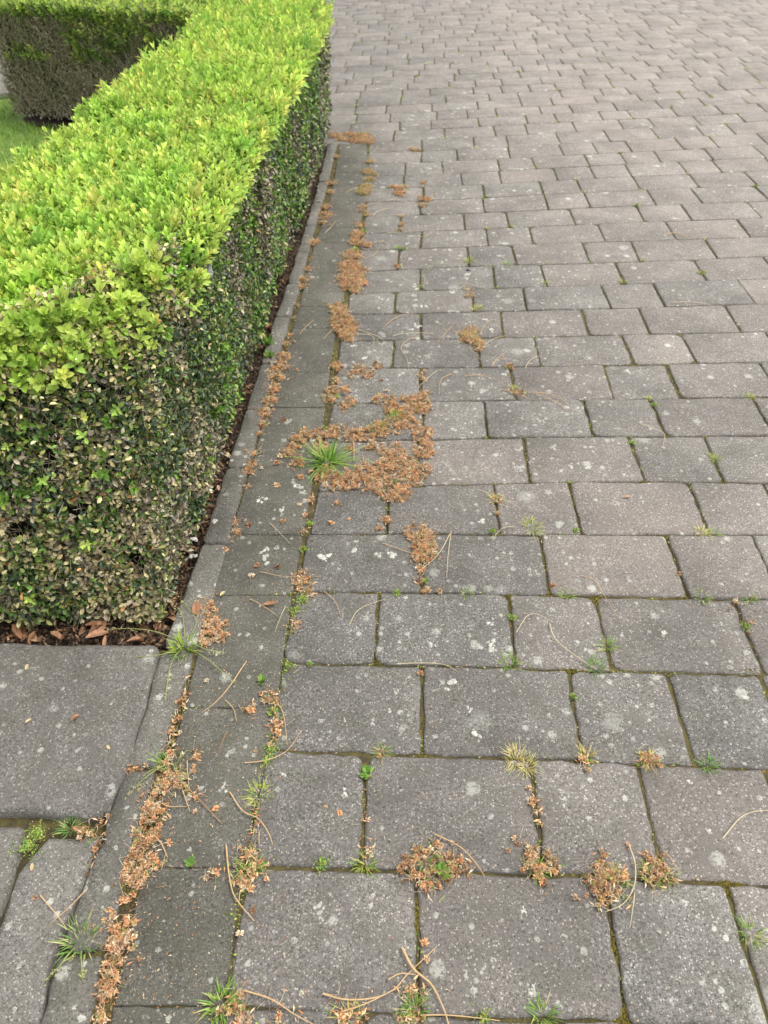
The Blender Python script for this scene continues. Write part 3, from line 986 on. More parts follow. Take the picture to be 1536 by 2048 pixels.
P2 = leaf_cloud(np.c_[P, z], rand_dirs(n, (-1, .2, .4), .6), rng.uniform(0.010, 0.017, n), pick_col(n, GREYBR + DARKG))
hpart('side_leaves', [P1, P2], M_OLD, WO, wing)
n = 4200
s = rng.random(n) * WL; z = rng.random(n) * HH
P = pA + s[:, None] * wd
hpart('twigs', [twigs(np.c_[P, z], rand_dirs(n, (wnrm[0] * .3, wnrm[1] * .3, .9), .35), rng.uniform(0.03, 0.08, n), rng.uniform(.0007, .0014, n), pick_col(n, WGREY))], M_TWIG, WO, wing)
n = 3600
s = rng.random(n) * (WL + 0.3); t = rng.random(n) * WT
P = pA + s[:, None] * wd - t[:, None] * wnrm
C = pick_col(n, FRESH)
s_ = rng.random(n) < 0.4; C[s_] = pick_col(s_.sum(), MIDG)
hpart('fresh_shoots', place_sprigs(np.c_[P, np.full(n, HH - 0.03)], rand_dirs(n, (0, -.2, 1), .25), rng.uniform(0.035, 0.055, n), C, SPR_LO), M_LEAF, WO, wing, smooth=True)
n = 900
s = rng.random(n) * WL; z = HH - rng.random(n) ** 2 * 0.22
P = pA + s[:, None] * wd + 0.004 * wnrm
pn = pnoise(P[:, 0], P[:, 1], z, 4.0); kq = (pn > -0.02) | (z > HH - .04); P, z = P[kq], z[kq]; n = len(z)
hpart('side_shoots', place_sprigs(np.c_[P, z], rand_dirs(n, (wnrm[0] * .6, wnrm[1] * .6, .8), .3), rng.uniform(0.03, 0.05, n), pick_col(n, MIDG + FRESH), SPR_LO), M_LEAF, WO, wing, smooth=True)

# ------------------------------------------------------------------ lawn grass
def blade_arr(n, T, L, W, lean, C, curve=0.5):
    """curved tapering blades, three segments"""
    az = rng.uniform(0, 6.283, n) if lean is None else lean[0]
    ln = rng.uniform(0.1, 0.8, n) if lean is None else lean[1]
    d = np.stack([np.cos(az), np.sin(az)], 1); sd = np.stack([-d[:, 1], d[:, 0]], 1)
    V = []
    for t in (0, .35, .7, 1.0):
        h = L * t * (1 - 0.35 * ln * t * curve * 1.6); o_ = L * ln * t ** 1.6
        c_ = T + np.c_[d * o_[:, None], np.maximum(h * (1 - 0.3 * ln), 0)]
        if t < 1:
            w = W * (1 - t * .6)
            V.append(c_ + np.c_[sd * w[:, None], np.zeros(n)]); V.append(c_ - np.c_[sd * w[:, None], np.zeros(n)])
        else: V.append(c_)
    V = np.stack(V, 1)
    b_ = (np.arange(n) * 7)[:, None, None]
    q4 = np.array([(0, 1, 3, 2), (2, 3, 5, 4)])[None] + b_
    q3 = np.array([(4, 5, 6)])[None] + b_
    sh = np.array([.7, .7, .9, .9, 1, 1, 1.1])[None, :, None]
    return V.reshape(-1, 3), [q4.reshape(-1, 4), q3.reshape(-1, 3)], np.clip(C[:, None, :] * sh, 0, 1).reshape(-1, 3)


GREEN = [(3, (0.24, 0.42, 0.07)), (2, (0.32, 0.50, 0.09)), (1, (0.48, 0.52, 0.16)), (2, (0.15, 0.31, 0.05))]
n = 42000
X = -1.0 - rng.random(n) ** 0.8 * 2.1; Y = 1.6 + rng.random(n) * 3.5
ok = ~((X > -1.95) & (Y > 4.10 - .301 * (X + 1.93)))
ok &= ((X - 768 * 0) / np.maximum(Y * cP + CAM_H * sP, .1) > -0.68)
X, Y = X[ok], Y[ok]; n = len(X)
V, F, C = blade_arr(n, np.c_[X, Y, np.full(n, -0.030)], rng.uniform(.02, .05, n), rng.uniform(.0009, .002, n), None, pick_col(n, GREEN))
tag(obj('lawn_grass', mesh_np('lawn_grass', V, F, M_GRASS, C)), 'short green lawn grass behind the hedge at the left', 'grass', kind='stuff')

# ------------------------------------------------------------------ litter: blossom husks, bud scales, curled stalks
def husk_t(seed, np_=18):
    r_ = np.random.default_rng(seed)
    parts = []
    for i in range(np_):
        el = math.asin(r_.uniform(-0.15, 1)); az = i * 2.4 + r_.uniform(-.3, .3)
        d = np.array([math.cos(az) * math.cos(el), math.sin(az) * math.cos(el), math.sin(el)])
        s_ = np.cross(d, r_.normal(size=3)); s_ /= np.linalg.norm(s_)
        u_ = np.cross(d, s_)
        L = r_.uniform(.75, 1.1); w = 0.13
        V = np.array([d * .12 + s_ * w * .5, d * .12 - s_ * w * .5, d * L * .72 - s_ * w + u_ * .1, d * L, d * L * .72 + s_ * w + u_ * .1])
        f = r_.uniform(.75, 1.15)
        parts.append((V, [np.array([(0, 1, 2, 4)]), np.array([(4, 2, 3)])], np.stack([np.full(3, f * .55)] * 2 + [np.full(3, f)] * 3)))
    return merge(parts)


def curl_t(seed, arc=2.6):
    r_ = np.random.default_rng(seed)
    k_ = 7; V = []
    for i in range(k_):
        t = i / (k_ - 1); a = arc * t
        c_ = np.array([math.sin(a) / arc * 1.0, (1 - math.cos(a)) / arc, 0.10 * math.sin(t * 3.1)])
        for q_ in range(3):
            b_ = q_ * 2.094
            V.append(c_ + 0.034 * (1 - .4 * t) * np.array([math.cos(b_) * -math.sin(a) if 0 else math.cos(b_) * .7, math.cos(b_) * .7, math.sin(b_)]))
    V = np.array(V)
    F = []
    for i in range(k_ - 1):
        for q_ in range(3):
            F.append((i * 3 + q_, i * 3 + (q_ + 1) % 3, i * 3 + 3 + (q_ + 1) % 3, i * 3 + 3 + q_))
    return V, [np.array(F)], np.ones((len(V), 3))


HUSK = [husk_t(s) for s in range(5)]
CURL = [curl_t(1, 1.2), curl_t(2, 2.6), curl_t(3, 3.8)]
SCALE_V = np.array([(0, 0, 0), (-.17, .5, .09), (0, .5, 0), (.17, .5, .09), (0, 1, .06)], float)
SCALE = (SCALE_V, [np.array([(0, 2, 1), (0, 3, 2), (1, 2, 4), (2, 3, 4)])], np.ones((5, 3)))
HUSKC = [(5, (0.90, 0.52, 0.27)), (3, (0.92, 0.64, 0.39)), (2, (0.62, 0.34, 0.18)), (2.5, (0.88, 0.72, 0.50)), (1.5, (0.36, 0.20, 0.11)), (1, (.55, .50, .24))]
SCALEC = [(3, (0.56, 0.23, 0.10)), (2, (0.70, 0.38, 0.19)), (1, (0.38, 0.15, 0.07))]
CURLC = [(3, (0.68, 0.50, 0.33)), (2, (0.58, 0.30, 0.17)), (1, (0.70, 0.64, 0.54))]


def litter(name, strokes, label, dens=1.0, green=0.0, husks=0.5, origin=None):
    """strokes: (px, py, half width px) discs read off the picture, filled with debris"""
    pts, hs = [], []
    for (px, py, r_) in strokes:
        X0, Y0 = gp(px, py); m_ = mpp(py)
        rad = r_ * m_
        radY = rad * 1.25
        cnt = int(dens * max(9, math.pi * rad * radY * 92000))
        a = rng.uniform(0, 6.283, cnt); q_ = rng.random(cnt) ** 0.55
        pts.append(np.c_[X0 + np.cos(a) * q_ * rad, Y0 + np.sin(a) * q_ * radY])
        hs.append((1 - q_ ** 2) * min(0.0065, rad * 0.16))
    P = np.concatenate(pts); hgt = np.concatenate(hs)
    P = P + rng.normal(size=P.shape) * .0022 + (rng.random((len(P), 1)) < .07) * rng.normal(size=P.shape) * .014
    kp = pnoise(P[:, 0], P[:, 1], P[:, 0] * 0, 55.0) + rng.normal(size=len(P)) * .12 > -0.19
    P, hgt = P[kp], hgt[kp]; n = len(P)
    zt = 0.0015 + rng.random(n) * (hgt + 0.003)
    T = np.c_[P, zt]
    kind = rng.random(n)
    o0 = np.array([P[:, 0].mean(), P[:, 1].mean(), 0.0])
    parts = []
    hsel = kind < husks * 0.75 + 0.05
    for q_ in range(5):
        s_ = hsel & (rng.integers(0, 5, n) == q_)
        if s_.any(): parts.append(scatter(HUSK[q_], T[s_] + [0, 0, .001], rot_from(rand_dirs(s_.sum(), (0, 0, 1), .5), rng.uniform(0, 6.28, s_.sum())), rng.uniform(.0028, .0060, s_.sum()) * 1.0, pick_col(s_.sum(), HUSKC)))
    s_ = (~hsel) & (kind < 0.80)
    parts.append(scatter(SCALE, T[s_], rot_from(rand_dirs(s_.sum(), (0, 0, 1), .45), rng.uniform(0, 6.28, s_.sum())), np.stack([rng.uniform(.5, .8, s_.sum())] * 1 + [np.ones(s_.sum())] * 2, 1) * rng.uniform(.005, .012, s_.sum())[:, None], pick_col(s_.sum(), SCALEC + HUSKC)))
    s_ = kind >= 0.80
    for q_ in range(3):
        s2 = s_ & (rng.integers(0, 3, n) == q_)
        if s2.any(): parts.append(scatter(CURL[q_], T[s2] + [0, 0, .002], rot_from(rand_dirs(s2.sum(), (0, 0, 1), .3), rng.uniform(0, 6.28, s2.sum())), rng.uniform(.009, .020, s2.sum()), pick_col(s2.sum(), CURLC)))
    # fine dry fibres, olive moss shreds and dark crumbs tangled through the heap
    nf = int(n * .55); i = rng.integers(0, n, nf)
    Tf = np.c_[P[i] + rng.normal(size=(nf, 2)) * .003, .001 + rng.random(nf) * (hgt[i] + .003)]
    parts.append(twigs(Tf, rand_dirs(nf, (0, 0, .12), .8), rng.uniform(.006, .020, nf), rng.uniform(.00022, .00042, nf), pick_col(nf, [(3, (.72, .56, .36)), (2, (.55, .32, .18)), (1, (.8, .72, .55)), (1, (.40, .42, .14))])))
    nf = int(n * .30); i = rng.integers(0, n, nf)
    parts.append(scatter(leaf_t(.6, .1, .05, False), np.c_[P[i] + rng.normal(size=(nf, 2)) * .004, .0012 + rng.random(nf) * .003], rot_from(rand_dirs(nf, (0, 0, .8), .6), rng.uniform(0, 6.28, nf)), rng.uniform(.002, .005, nf), pick_col(nf, [(3, (.16, .13, .05)), (2, (.08, .06, .04)), (2, (.34, .40, .10))])))
    if green:
        g = int(n * green); i = rng.integers(0, n, g)
        parts.append(blade_arr(g, np.c_[P[i], np.zeros(g)], rng.uniform(.008, .022, g), rng.uniform(.0006, .0011, g), None, pick_col(g, GREEN)))
    V, F, C = merge(parts)
    return tag(obj(name, mesh_np(name, V - o0, F, M_LITTER, C), loc=o0), label, 'plant litter', kind='stuff')


L_ = litter
L_('blossom_litter', [(196, 2040, 14), (212, 2000, 18), (222, 1960, 22), (236, 1905, 30), (242, 1865, 28), (215, 1838, 14)], 'orange brown dried blossom heap filling the seam at the bottom left corner', 1.1)
L_('blossom_litter', [(245, 1800, 8), (252, 1765, 14), (268, 1735, 24), (285, 1705, 26), (296, 1670, 26), (304, 1635, 28), (300, 1605, 22), (275, 1760, 16), (262, 1790, 12), (310, 1690, 18), (290, 1735, 26)], 'rusty blossom litter strip between kerb and edge course below the small weed', 1.0, .03)
L_('blossom_litter', [(325, 1578, 18), (350, 1560, 26), (375, 1545, 20), (345, 1525, 22), (395, 1512, 12), (262, 1545, 12), (285, 1542, 9), (390, 1590, 12)], 'dried blossoms scattered round the small weed on the edge course', 0.6, .03)
L_('blossom_litter', [(208, 1645, 10), (190, 1655, 14), (165, 1665, 10), (200, 1678, 8), (193, 1705, 5), (180, 1745, 4)], 'brown husks caught under the corner of the large path slab', 0.9)
L_('blossom_litter', [(375, 1360, 4), (370, 1385, 6), (362, 1410, 9), (352, 1440, 8), (345, 1465, 8), (338, 1490, 9), (366, 1400, 7)], 'thin brown litter line in the seam between kerb and edge course above the small weed', 1.1, .05, .25)
L_('blossom_litter', [(408, 1215, 18), (418, 1235, 20), (430, 1262, 26), (412, 1278, 16), (450, 1272, 12)], 'orange blossom clump at the hedge corner beside the seeding grass weed', 1.0, 0, .8)
L_('blossom_litter', [(470, 1068, 10), (473, 1050, 8)], 'small tuft of blossom husks at the kerb end joint, lowest in the middle seam', 1.0)
L_('blossom_litter', [(498, 950, 10), (504, 930, 11), (509, 912, 9), (494, 975, 5)], 'blossom husks wedged in the seam beside the second kerb stone from the corner', 1.0)
L_('blossom_litter', [(520, 868, 7), (526, 850, 8), (531, 828, 13), (540, 805, 15), (545, 780, 16), (552, 755, 17), (560, 735, 18), (569, 715, 13)], 'long orange blossom strip filling the seam beside the leafy kerb seedlings', 1.2, .02)
L_('blossom_litter', [(574, 692, 9), (578, 672, 6), (588, 640, 5), (595, 612, 5), (604, 575, 9), (610, 560, 11), (617, 540, 8), (620, 518, 5)], 'thin broken line of husks in the upper kerb seam', 0.9, .03)
L_('blossom_litter', [(628, 486, 11), (650, 432, 15), (654, 415, 10), (646, 446, 8), (660, 385, 7), (662, 368, 8), (674, 315, 6)], 'farthest blossom litter lying in the kerb seam', 1.0, .06)
L_('blossom_litter', [(592, 885, 18), (580, 905, 14), (608, 870, 16), (596, 930, 14), (640, 870, 18), (672, 865, 20), (700, 872, 18), (730, 868, 20), (760, 862, 22), (790, 852, 24), (815, 840, 28),
                      (838, 815, 24), (850, 795, 16), (815, 805, 18), (786, 820, 18), (650, 950, 20), (668, 965, 24), (700, 962, 24), (735, 950, 28), (765, 940, 28), (790, 905, 20), (800, 930, 30), (820, 960, 26), (840, 940, 22), (848, 900, 24),
                      (845, 870, 20), (780, 985, 26), (800, 990, 20), (745, 975, 20), (770, 905, 14), (740, 895, 12), (640, 900, 18), (700, 900, 10)],
   'largest mass of orange dried blossom spread around the big green grass tuft', 1.0, .03, .8)
L_('blossom_litter', [(762, 1052, 12), (775, 1045, 9), (680, 1005, 8), (620, 1000, 7), (612, 1030, 6), (610, 1060, 6)], 'loose blossoms trailing below the largest litter mass', 0.9)
L_('blossom_litter', [(832, 1068, 22), (845, 1085, 26), (855, 1098, 18), (843, 1115, 18), (840, 1140, 10), (838, 1165, 7), (850, 1185, 9), (880, 1188, 5)], 'teardrop shaped blossom heap narrowing down into a joint', 1.2, .02, .8)
L_('blossom_litter', [(603, 1160, 18), (612, 1175, 15), (597, 1238, 8), (592, 1252, 10), (620, 1192, 8)], 'dark rusty scales heaped over the bright moss mat', 0.9, .05, .2)
L_('blossom_litter', [(722, 452, 9), (715, 470, 14), (712, 485, 14), (735, 492, 10), (705, 512, 20), (700, 535, 24), (712, 545, 22), (700, 560, 26), (715, 570, 20), (695, 575, 14), (712, 582, 12)], 'tall orange blossom heap on the edge course behind the broad leaved seedling', 1.3, .03, .6)
L_('blossom_litter', [(668, 615, 12), (680, 622, 18), (684, 640, 22), (690, 655, 26), (695, 668, 20), (700, 678, 12)], 'orange blossom heap in the middle of the edge joint with a green speck', 1.3, .05, .6)
L_('blossom_litter', [(672, 735, 12), (670, 765, 10), (664, 782, 14), (690, 782, 12), (660, 800, 12), (705, 750, 10), (735, 750, 13), (720, 738, 12), (755, 733, 10), (700, 805, 14), (690, 815, 12), (760, 800, 14), (780, 802, 12)], 'clotted brown blossoms with dark crumbs beside the sunken block', 0.9, .03)
L_('blossom_litter', [(928, 670, 12), (940, 682, 16), (955, 690, 16), (950, 700, 10), (945, 665, 14)], 'straw coloured litter knot alone in the middle rows', 1.3, .10, .4)
L_('blossom_litter', [(1205, 1735, 22), (1200, 1762, 28), (1215, 1785, 26), (1205, 1810, 14), (1235, 1760, 20), (1180, 1775, 14)], 'largest right hand clump of orange litter pointing down a joint', 1.0, .12)
L_('blossom_litter', [(1300, 1730, 16), (1320, 1745, 20), (1340, 1765, 12), (1295, 1755, 14)], 'orange litter clump with green grass right beside the largest right hand one', 0.9, .15)
L_('blossom_litter', [(1060, 1700, 14), (1055, 1730, 16), (1080, 1745, 18), (1105, 1735, 14), (1095, 1705, 10), (1090, 1768, 9)], 'husk ring round a green tuft below the white lichen spot', 0.9, .06, .8)
L_('blossom_litter', [(815, 1735, 20), (835, 1715, 18), (850, 1750, 28), (880, 1745, 24), (905, 1720, 16), (925, 1740, 18), (870, 1700, 14), (850, 1775, 12)], 'wide litter clump mixed with green clover at the bottom centre', 0.9, .10, .6)
L_('blossom_litter', [(490, 1710, 16), (500, 1730, 24), (485, 1755, 22), (515, 1745, 20), (500, 1778, 10), (440, 1752, 12), (420, 1748, 8)], 'scaly brown clump where the edge course meets the second row', 0.8, .10, .3)
L_('blossom_litter', [(538, 1395, 14), (548, 1410, 12), (500, 1422, 12), (552, 1445, 8), (550, 1465, 14), (545, 1490, 8)], 'pinkish blossoms on green moss in the edge joint', 0.9, .06)
L_('blossom_litter', [(700, 270, 12), (725, 276, 20), (735, 284, 16), (672, 272, 14), (685, 280, 10), (710, 282, 14)], 'farthest orange litter at the head of the edge course', 1.2, .03)
L_('blossom_litter', [(735, 345, 11), (738, 360, 11), (730, 375, 13), (728, 385, 14), (745, 350, 8), (740, 325, 8)], 'yellowish litter strip in the far edge joint', 1.1, .35, .3)
L_('blossom_litter', [(797, 378, 9), (800, 388, 12), (785, 375, 7), (810, 376, 6)], 'triangular orange litter patch two blocks from the far edge course', 1.2)
L_('blossom_litter', [(842, 398, 8), (855, 400, 10), (845, 412, 8), (848, 368, 7), (835, 302, 7), (825, 300, 6)], 'orange litter bits in the third joint of the far rows', 1.0, .05)
L_('blossom_litter', [(725, 415, 7), (727, 425, 8), (735, 433, 6), (800, 434, 6), (802, 450, 6), (800, 460, 6), (797, 534, 7), (938, 592, 9), (935, 580, 6), (845, 755, 7), (850, 745, 5)], 'small litter specks in the joints of the middle rows', 1.0, .1, .3)
L_('blossom_litter', [(470, 2005, 20), (495, 2030, 24), (445, 2040, 18), (560, 2035, 12), (590, 2025, 8)], 'brown scales round the grass tuft at the bottom edge', 0.8, .04, .3)
L_('blossom_litter', [(690, 2035, 20), (725, 2030, 14), (660, 2042, 12)], 'flat rusty litter at the bottom edge left of centre', 0.8, .10, .1)
L_('blossom_litter', [(815, 1995, 16), (835, 2010, 20), (820, 2035, 18), (850, 1985, 8)], 'litter under the crossing dry stalks at the bottom edge', 0.8, .12, .2)
L_('blossom_litter', [(1062, 1575, 7), (1065, 1605, 9), (1072, 1625, 8), (1082, 1645, 7), (1075, 1670, 5)], 'brown scales along the joint above the white lichen spot', 0.9, .05, .2)
L_('blossom_litter', [(1175, 1530, 13), (1160, 1522, 8), (1290, 1525, 16), (1310, 1528, 10)], 'pale litter in the long joint of the third row', 0.7, .08, .3)
L_('blossom_litter', [(515, 1640, 8), (520, 1620, 8), (508, 1665, 6), (733, 1590, 5), (732, 1640, 5), (730, 1680, 6), (735, 1710, 12), (760, 1505, 8), (780, 1502, 7)], 'thin red brown scales in the joints of the second row', 0.9, .05, .1)
L_('blossom_litter', [(1470, 1205, 6), (1498, 1245, 6), (994, 1000, 8), (998, 1030, 7), (1358, 1150, 5), (1025, 785, 9), (1045, 790, 8), (1020, 735, 9)], 'small husk groups caught in joints right of the middle', 0.9, .1, .4)
# fine crumbs strewn about: broken scales everywhere near the hedge
n = 1700
Y = near_Y(n, 0.2, 3.6, 1.3); X = HX(Y) + 0.08 + rng.exponential(0.16, n)
T = np.c_[X, Y, np.full(n, 0.0022)]
P1 = scatter(SCALE, T, rot_from(rand_dirs(n, (0, 0, 1), .22), rng.uniform(0, 6.28, n)), rng.uniform(.0010, .0040, n), pick_col(n, SCALEC + HUSKC + [(9, (.5, .42, .26)), (5, (.25, .2, .12))]))
n = 1300
Y = rng.uniform(0.2, 1.4, n); X = rng.uniform(-0.7, 1.1, n)
T = np.c_[X, Y, np.full(n, 0.0022)]
P2 = scatter(SCALE, T, rot_from(rand_dirs(n, (0, 0, 1), .2), rng.uniform(0, 6.28, n)), rng.uniform(.001, .0032, n), pick_col(n, [(3, (.5, .46, .36)), (1, (.45, .25, .12))]))
V, F, C = merge([P1, P2])
tag(obj('crumbs', mesh_np('crumbs', V, F, M_LITTER, C)), 'tiny crumbs of bud scale strewn over the paving by the hedge', 'plant litter', kind='stuff')
# small dark soil crumbs and scales filling the joints near the viewer
pts = []
for i in paver_rank[:230]:
    ring = pav[i][0]; ctr = pav[i][3]
    m_ = int(46 if ctr[1] < 1.6 else 22)
    a = rng.integers(0, len(ring), m_); t = rng.random((m_, 1))
    p_ = ring[a] * t + ring[(a + 1) % len(ring)] * (1 - t)
    d_ = p_ - ctr; d_ /= np.linalg.norm(d_, axis=1, keepdims=True)
    p_ = p_ + d_ * (rng.random((m_, 1)) * .005)
    kq = pnoise(p_[:, 0], p_[:, 1], p_[:, 0] * 0, 12.0) > -0.12
    pts.append(np.c_[p_, np.full(m_, -0.0045) + rng.random(m_) * .003][kq])
Ys = rng.uniform(0.2, 3.4, 6000)
xa, xb = np.interp(Ys, kr[:, 1], kr[:, 0]), np.interp(Ys, hl[:, 1], hl[:, 0])
pts.append(np.c_[xa + (xb - xa) * rng.random(6000), Ys, -0.007 + rng.random(6000) * .004])
T = np.concatenate(pts); n = len(T)
V, F, C = scatter(SCALE, T, rot_from(rand_dirs(n, (0, 0, 1), .6), rng.uniform(0, 6.28, n)), rng.uniform(.002, .006, n),
                  pick_col(n, [(4, (.08, .06, .035)), (3, (.18, .15, .05)), (1.2, (.50, .25, .12)), (1, (.26, .30, .07)), (.8, (.5, .42, .26))]))
tag(obj('joint_crumbs', mesh_np('joint_crumbs', V, F, M_LITTER, C)), 'dark crumbs and moss bits lying in the joints of the near rows', 'plant litter', kind='stuff')

# ------------------------------------------------------------------ single fallen blossoms
FB = [(432, 1619, 9, 'round tan blossom lying free on the edge course, right of the small weed'), (391, 1625, 7, 'small crumpled blossom between the small weed stalks'),
      (396, 1514, 9, 'fluffy orange blossom right above the small weed'), (414, 1363, 7, 'lone orange husk below the seeding grass weed'),
      (225, 1385, 7, 'blossom with curled stem on the large path slab'), (679, 1627, 8, 'single tan husk in the middle of the second row block'),
      (652, 1615, 5, 'flat faded husk left of the single tan one'), (72, 1797, 8, 'blossom on the lower path slab beside the crossed needles'),
      (480, 1869, 10, 'orange ball husk in the joint right of the edge course, bottom left'), (507, 1821, 8, 'blossom at the end of the long S-shaped stalk'),
      (849, 1887, 11, 'upper of two husks in the joint above the crossing stalks'), (853, 1920, 9, 'lower of two husks in the joint above the crossing stalks'),
      (515, 1132, 8, 'topmost of three stemmed husks on the fourth edge block'), (503, 1153, 8, 'lowest of three stemmed husks on the fourth edge block'),
      (556, 1135, 8, 'orange husk right of the three stemmed ones'), (663, 1048, 8, 'orange husk alone above the round lichen spot'),
      (697, 1040, 5, 'tiny husk right of the one above the round lichen spot'), (566, 1044, 7, 'reddish husk left of the edge joint'),
      (599, 1011, 6, 'orange husk touching the edge joint beside the pale lichens'), (498, 1052, 8, 'tan husk with bent stem near the kerb seam'),
      (451, 1101, 8, 'orange husk sitting on the kerb stone joint'), (554, 972, 8, 'brown husk just below the big grass tuft, left one'),
      (554, 927, 8, 'husk left of the big grass tuft, level with its base'), (560, 914, 8, 'husk left of the big grass tuft, the upper of a pair'),
      (568, 841, 8, 'paired husks high on the edge block above the big grass tuft'), (601, 956, 9, 'dark orange husk under the left side of the big tuft'),
      (623, 946, 9, 'bright husk under the middle of the big tuft'), (1106, 1173, 8, 'husk in the vertical joint below the star shaped tuft'),
      (1469, 1204, 7, 'orange husk in the joint near the right edge, upper one'), (1496, 1269, 6, 'orange husk in the joint near the right edge, lower one'),
      (500, 1422, 11, 'pinkish blossom at the end of the edge course joint'), (1057, 1578, 8, 'husk under the straw coloured grass tuft'),
      (841, 1348, 8, 'husk on top of the vertical joint in the third row'), (773, 783, 6, 'husk on the block above the litter and grass mass'),
      (763, 762, 5, 'pale husk next to the white spot above the litter mass'), (1256, 1690, 6, 'tiny husk at the tip of the long bowed needle')]
hm = [mesh_np('fallen_blossom', V_, F_, M_LITTER, np.clip(C_ * np.array(c_), 0, 1)) for (V_, F_, C_), c_ in zip([husk_t(s, 30) for s in range(21, 26)], [c[1] for c in HUSKC] + [(.6, .3, .14)])]
for i, (px, py, r_, lab) in enumerate(FB):
    X0, Y0 = gp(px, py)
    o = obj('fallen_blossom', hm[i % 5], loc=(X0, Y0, 0.0025))
    s_ = r_ * mpp(py) * 1.05; o.scale = (s_, s_, s_ * .75)
    o.rotation_euler = (random.uniform(-.4, .4), random.uniform(-.4, .4), random.uniform(0, 6.3))
    tag(o, lab, 'fallen blossom', 'single blossoms dropped on the paving')


# ------------------------------------------------------------------ dry stalks and needles
def catmull(P, m_=6):
    P = np.array(P, float)
    Q = np.vstack([2 * P[0] - P[1], P, 2 * P[-1] - P[-2]])
    out = []
    for i in range(1, len(Q) - 2):
        for t in np.linspace(0, 1, m_, endpoint=False):
            p0, p1, p2, p3 = Q[i - 1], Q[i], Q[i + 1], Q[i + 2]
            out.append(.5 * (2 * p1 + (p2 - p0) * t + (2 * p0 - 5 * p1 + 4 * p2 - p3) * t * t + (3 * p1 - p0 - 3 * p2 + p3) * t ** 3))
    out.append(P[-1])
    return np.array(out)


def tube(P, rad, colr, sides=5, taper=0.55, z0=0.0025, arch=0.004):
    n = len(P)
    T = np.gradient(P, axis=0); T /= np.linalg.norm(T, axis=1, keepdims=True)
    N = np.stack([-T[:, 1], T[:, 0]], 1)
    V = []
    for i in range(n):
        t = i / (n - 1); r_ = rad * (1 - taper * t)
        zc = z0 + r_ + arch * math.sin(math.pi * t) + 0.0006 * math.sin(9 * t)
        for s in range(sides):
            a = 6.283 * s / sides
            V.append((P[i, 0] + N[i, 0] * r_ * math.cos(a), P[i, 1] + N[i, 1] * r_ * math.cos(a), zc + r_ * math.sin(a)))
    F = []
    for i in range(n - 1):
        for s in range(sides):
            F.append((i * sides + s, i * sides + (s + 1) % sides, (i + 1) * sides + (s + 1) % sides, (i + 1) * sides + s))
    F2 = [tuple(range(sides)), tuple(range((n - 1) * sides, n * sides))]
    V = np.array(V)
    C = np.tile(colr, (len(V), 1))
    return V, [np.array(F), np.array(F2)], C


